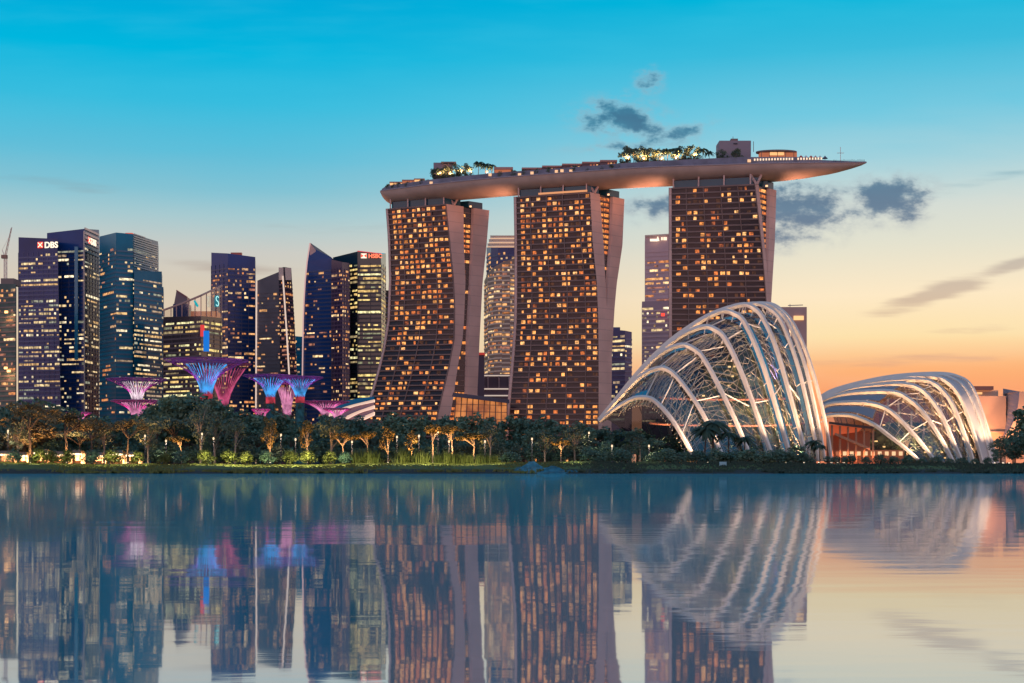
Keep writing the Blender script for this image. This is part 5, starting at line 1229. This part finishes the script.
# ---------------------------------------------------------------- garden lights, food pavilions and bank details
R.seed(21)
LP = [(8, 431, 458), (145, 436, 458), (166, 441, 457), (202, 434, 456), (213.5, 438.5, 455), (281, 435, 460), (295.5, 439.5, 455), (352, 442, 456), (397, 437, 458), (419, 436, 457), (438, 432, 463), (449, 441.5, 457), (485, 441.5, 456), (532, 439, 457), (589, 433, 465), (612, 446, 456), (649, 446, 456)]
cnt = {}
for px, py, y in LP:
    z_ = zone(px); cnt[z_] = cnt.get(z_, 0)+1
    x = PX(px, y); z = PZ(py, y)
    r = thing('lamp_post', 'slim lit garden lamp post, %s from left %s' % (ORD[cnt[z_]-1], z_), 'lamp', (x, y, GZ-.1), 'garden lamp posts')
    MB().tube([(x, y, GZ-.2), (x, y, z-.4)], [.09, .06], 6).build('post', mat('rail_dark', ()), r)
    m = MB(); m.tube([(x, y, z-.42), (x, y, z-.2), (x, y, z+.2), (x, y, z+.42)], [.10, .27, .27, .09], 8); m.build('globe', glow('globe_glow', (1, .70, .42), 1.5), r)
    lamp((x, y-1.0, z), 2800, (1, .74, .42), .4)
# uplights under the orange trees
for px, y, pw in ((181, 453, 1500), (270, 454, 1700), (307, 454, 1700), (343, 453, 1700), (367, 457, 1300), (388, 455, 1700), (412, 454, 1700), (433, 455, 1900), (452, 454, 1700), (474, 455, 1700), (561, 454, 1500), (66, 455, 1800), (30, 455, 1500), (128, 456, 1500)):
    x = PX(px, y); r = thing('tree_uplight', 'tiny uplight on the lawn under the umbrella tree, %s %s' % ({181: 'left one', 270: 'left one', 307: 'middle one', 343: 'right one', 367: 'first one', 388: 'second one', 412: 'third one', 433: 'fourth one', 452: 'left one', 474: 'right one', 561: 'only one', 66: 'right one', 30: 'left one', 128: 'only one'}[px], zone(px)), 'lamp', (x, y, GZ), 'uplights under the umbrella trees')
    MB().box(x-.2, x+.2, y-.2, y+.2, GZ-.1, GZ+.35).build('housing', mat('rail_dark', ()), r); MB().box(x-.16, x+.16, y-.16, y+.16, GZ+.36, GZ+.46).build('lens', MATS['lens_warm'], r)
    tgt = Vector((x, y+4, GZ+12)); lamp((x, y, GZ+.9), pw*5.5, (1, .50, .16), .25, 'SPOT', tgt-Vector((x, y, GZ+.9)), 110)
for px, pw in ((12, 1500), (40, 2200), (68, 1200), (92, 900), (112, 2600), (138, 3000), (205, 3600), (229, 5200), (246, 4200), (267, 2000), (290, 4600), (308, 5200), (330, 2600), (346, 2400), (372, 2600), (405, 2600), (428, 2800), (447, 2200), (472, 2600), (496, 1800), (575, 2600), (648, 700)):
    y = 446; lamp((PX(px, y), y-4, GZ+5), pw*1.8, (1, .86, .38), .3, 'SPOT', (0, .75, -1), 100)  # overhead spots without fixtures, added to brighten the bushes
TENT = mat('tent_canvas', (.34, .22, .15), .8); TIM = mat('timber_post', (.22, .12, .07), .7)
for i in range(8):
    px = -4+i*18.5; y = 472; x0_, x1_ = PX(px, y), PX(px+15.5, y)
    r = thing('food_pavilion', 'warmly lit open food pavilion, %s from left of eight under the left trees' % ORD[i], 'pavilion', ((x0_+x1_)/2, y, GZ), 'food pavilions under the trees')
    zt = GZ+(3.4, 3.0, 3.9, 3.2, 3.6, 2.9, 3.5, 3.1)[i]; x1_ -= (0, 1.2, .4, 0, 1.6, .6, 0, 1.0)[i]; xm = (x0_+x1_)/2; m = MB()
    m.grid([[(x0_-.4, y-1, zt), (x1_+.4, y-1, zt)], [(x0_+.6, y+2.5, zt+.9), (x1_-.6, y+2.5, zt+.9)], [(x0_-.4, y+6, zt), (x1_+.4, y+6, zt)]]); m.build('roof', TENT, r)
    for q_ in range(3):
        for yy in (y-.6, y+5.4): MB().box(x0_+(x1_-x0_)*q_/2-.1, x0_+(x1_-x0_)*q_/2+.1, yy-.1, yy+.1, GZ, zt-.02).build('post', TIM, r)
    MB().box(x0_, x1_, y+5.5, y+5.7, GZ, zt-.1).build('back_wall', mat('stall_wall', (.55, .34, .22), .8), r)
    MB().box(x0_+.5, x1_-.5, y+1, y+1.7, GZ, GZ+1.0).build('counter', mat('stall_counter', (.3, .13, .08), .7), r)
    for q_ in range(4):
        xx = x0_+(x1_-x0_)*(q_+.5)/4; MB().box(xx-.5, xx+.5, y+.4, y+.8, zt-.7, zt-.2).build('lamp', glow('stall_lamp', (1, .72, .42), 4), r)
    lamp((xm, y+1.5, zt-.4), 12000, (1, .60, .30), .5, 'SPOT', (0, .5, -1), 165); lamp((xm, y-3.5, zt-.6), 1600, (1, .5, .2), .5); lamp((xm+2, y-6, GZ+2.6), 15000, (1, .46, .18), .5, 'SPOT', (0, .25, 1), 140)  # last spot is an added, unseen uplight warming the trees above
# bluish rock outcrop
def rock(label, px, y, w, h, seed, c=(.03, .13, .18)):
    R.seed(seed); m = MB(); rows_ = []
    for i in range(7):
        t = i/6; r_ = []
        for k in range(15):
            a_ = 2*math.pi*k/14; rr_ = w*(1-t**1.6*.85)*(1+.16*math.sin(3*a_+seed)+.1*math.sin(7*a_+2*seed+i)+R.uniform(-.09, .09))
            r_.append((PX(px, y)+rr_*math.cos(a_), y+.5*rr_*math.sin(a_), h*t*(1+.1*math.sin(2*a_+seed)+R.uniform(-.1, .1))-.4))
        rows_.append(r_)
    m.grid(rows_); m.poly(rows_[-1][:-1]); tag(m.build('rock_outcrop', mat('blue_rock', c, .5, var=.35, scale=.6)), label, 'rock', 'bluish rocks at the waterline')
rock('large bluish rock outcrop with rounded top at the waterline', 531, 434, 5.5, 3.6, 3)
rock('long low bluish rock right of the large outcrop', 552, 433, 7, 2.5, 5)
rock('small flat bluish rock, rightmost of the outcrops', 572, 433, 5, 1.4, 8)
rock('narrow bluish rock left of the large outcrop', 519, 433.5, 2.6, 2.3, 13)
lamp((PX(533, 430), 430, 8), 260, (.3, .7, 1), .6)
x = PX(723, 440)
r = thing('sign_board', 'small pale blue sign board on the bank before the dome', 'sign', (x, 440, 2.0))
MB().box(x-1.1, x+1.1, 439.9, 440.1, 2.4, 3.6).build('panel', mat('pale_blue_board', (.25, .45, .52), .5), r)
for sx_ in (-.8, .8): MB().box(x+sx_-.06, x+sx_+.06, 439.94, 440.06, 1.6, 2.4).build('post', mat('rail_dark', ()), r)
# long low railing-walled path edge on the right bank
r = thing('bank_colonnade', 'long low colonnade with lit slots under the tall dome', 'colonnade', (PX(680, 462), 462, GZ))
MB().box(PX(655, 462), PX(705, 462), 461, 466, PZ(456, 462), PZ(454.6, 462)).build('roof', mat('dark_roof', ()), r)
MB().box(PX(655, 466), PX(705, 466), 465.6, 466, GZ, PZ(456, 462)-.02).build('back_wall', mat('stall_wall', ()), r)
for k in range(16): MB().box(PX(656+k*3.2, 461.5), PX(656.8+k*3.2, 461.5), 461.2, 461.6, GZ, PZ(456, 462)-.02).build('post', mat('rail_dark', ()), r)
for px in (662, 676, 690): lamp(P(px, 458.5, 463.5), 500, (1, .75, .4), .3)
# warm sparks at the feet of the low dome
for i, px in enumerate((884, 902, 925, 947, 968, 990)):
    lamp(P(px, 457, 575), 1600, (1, .6, .3), .5)
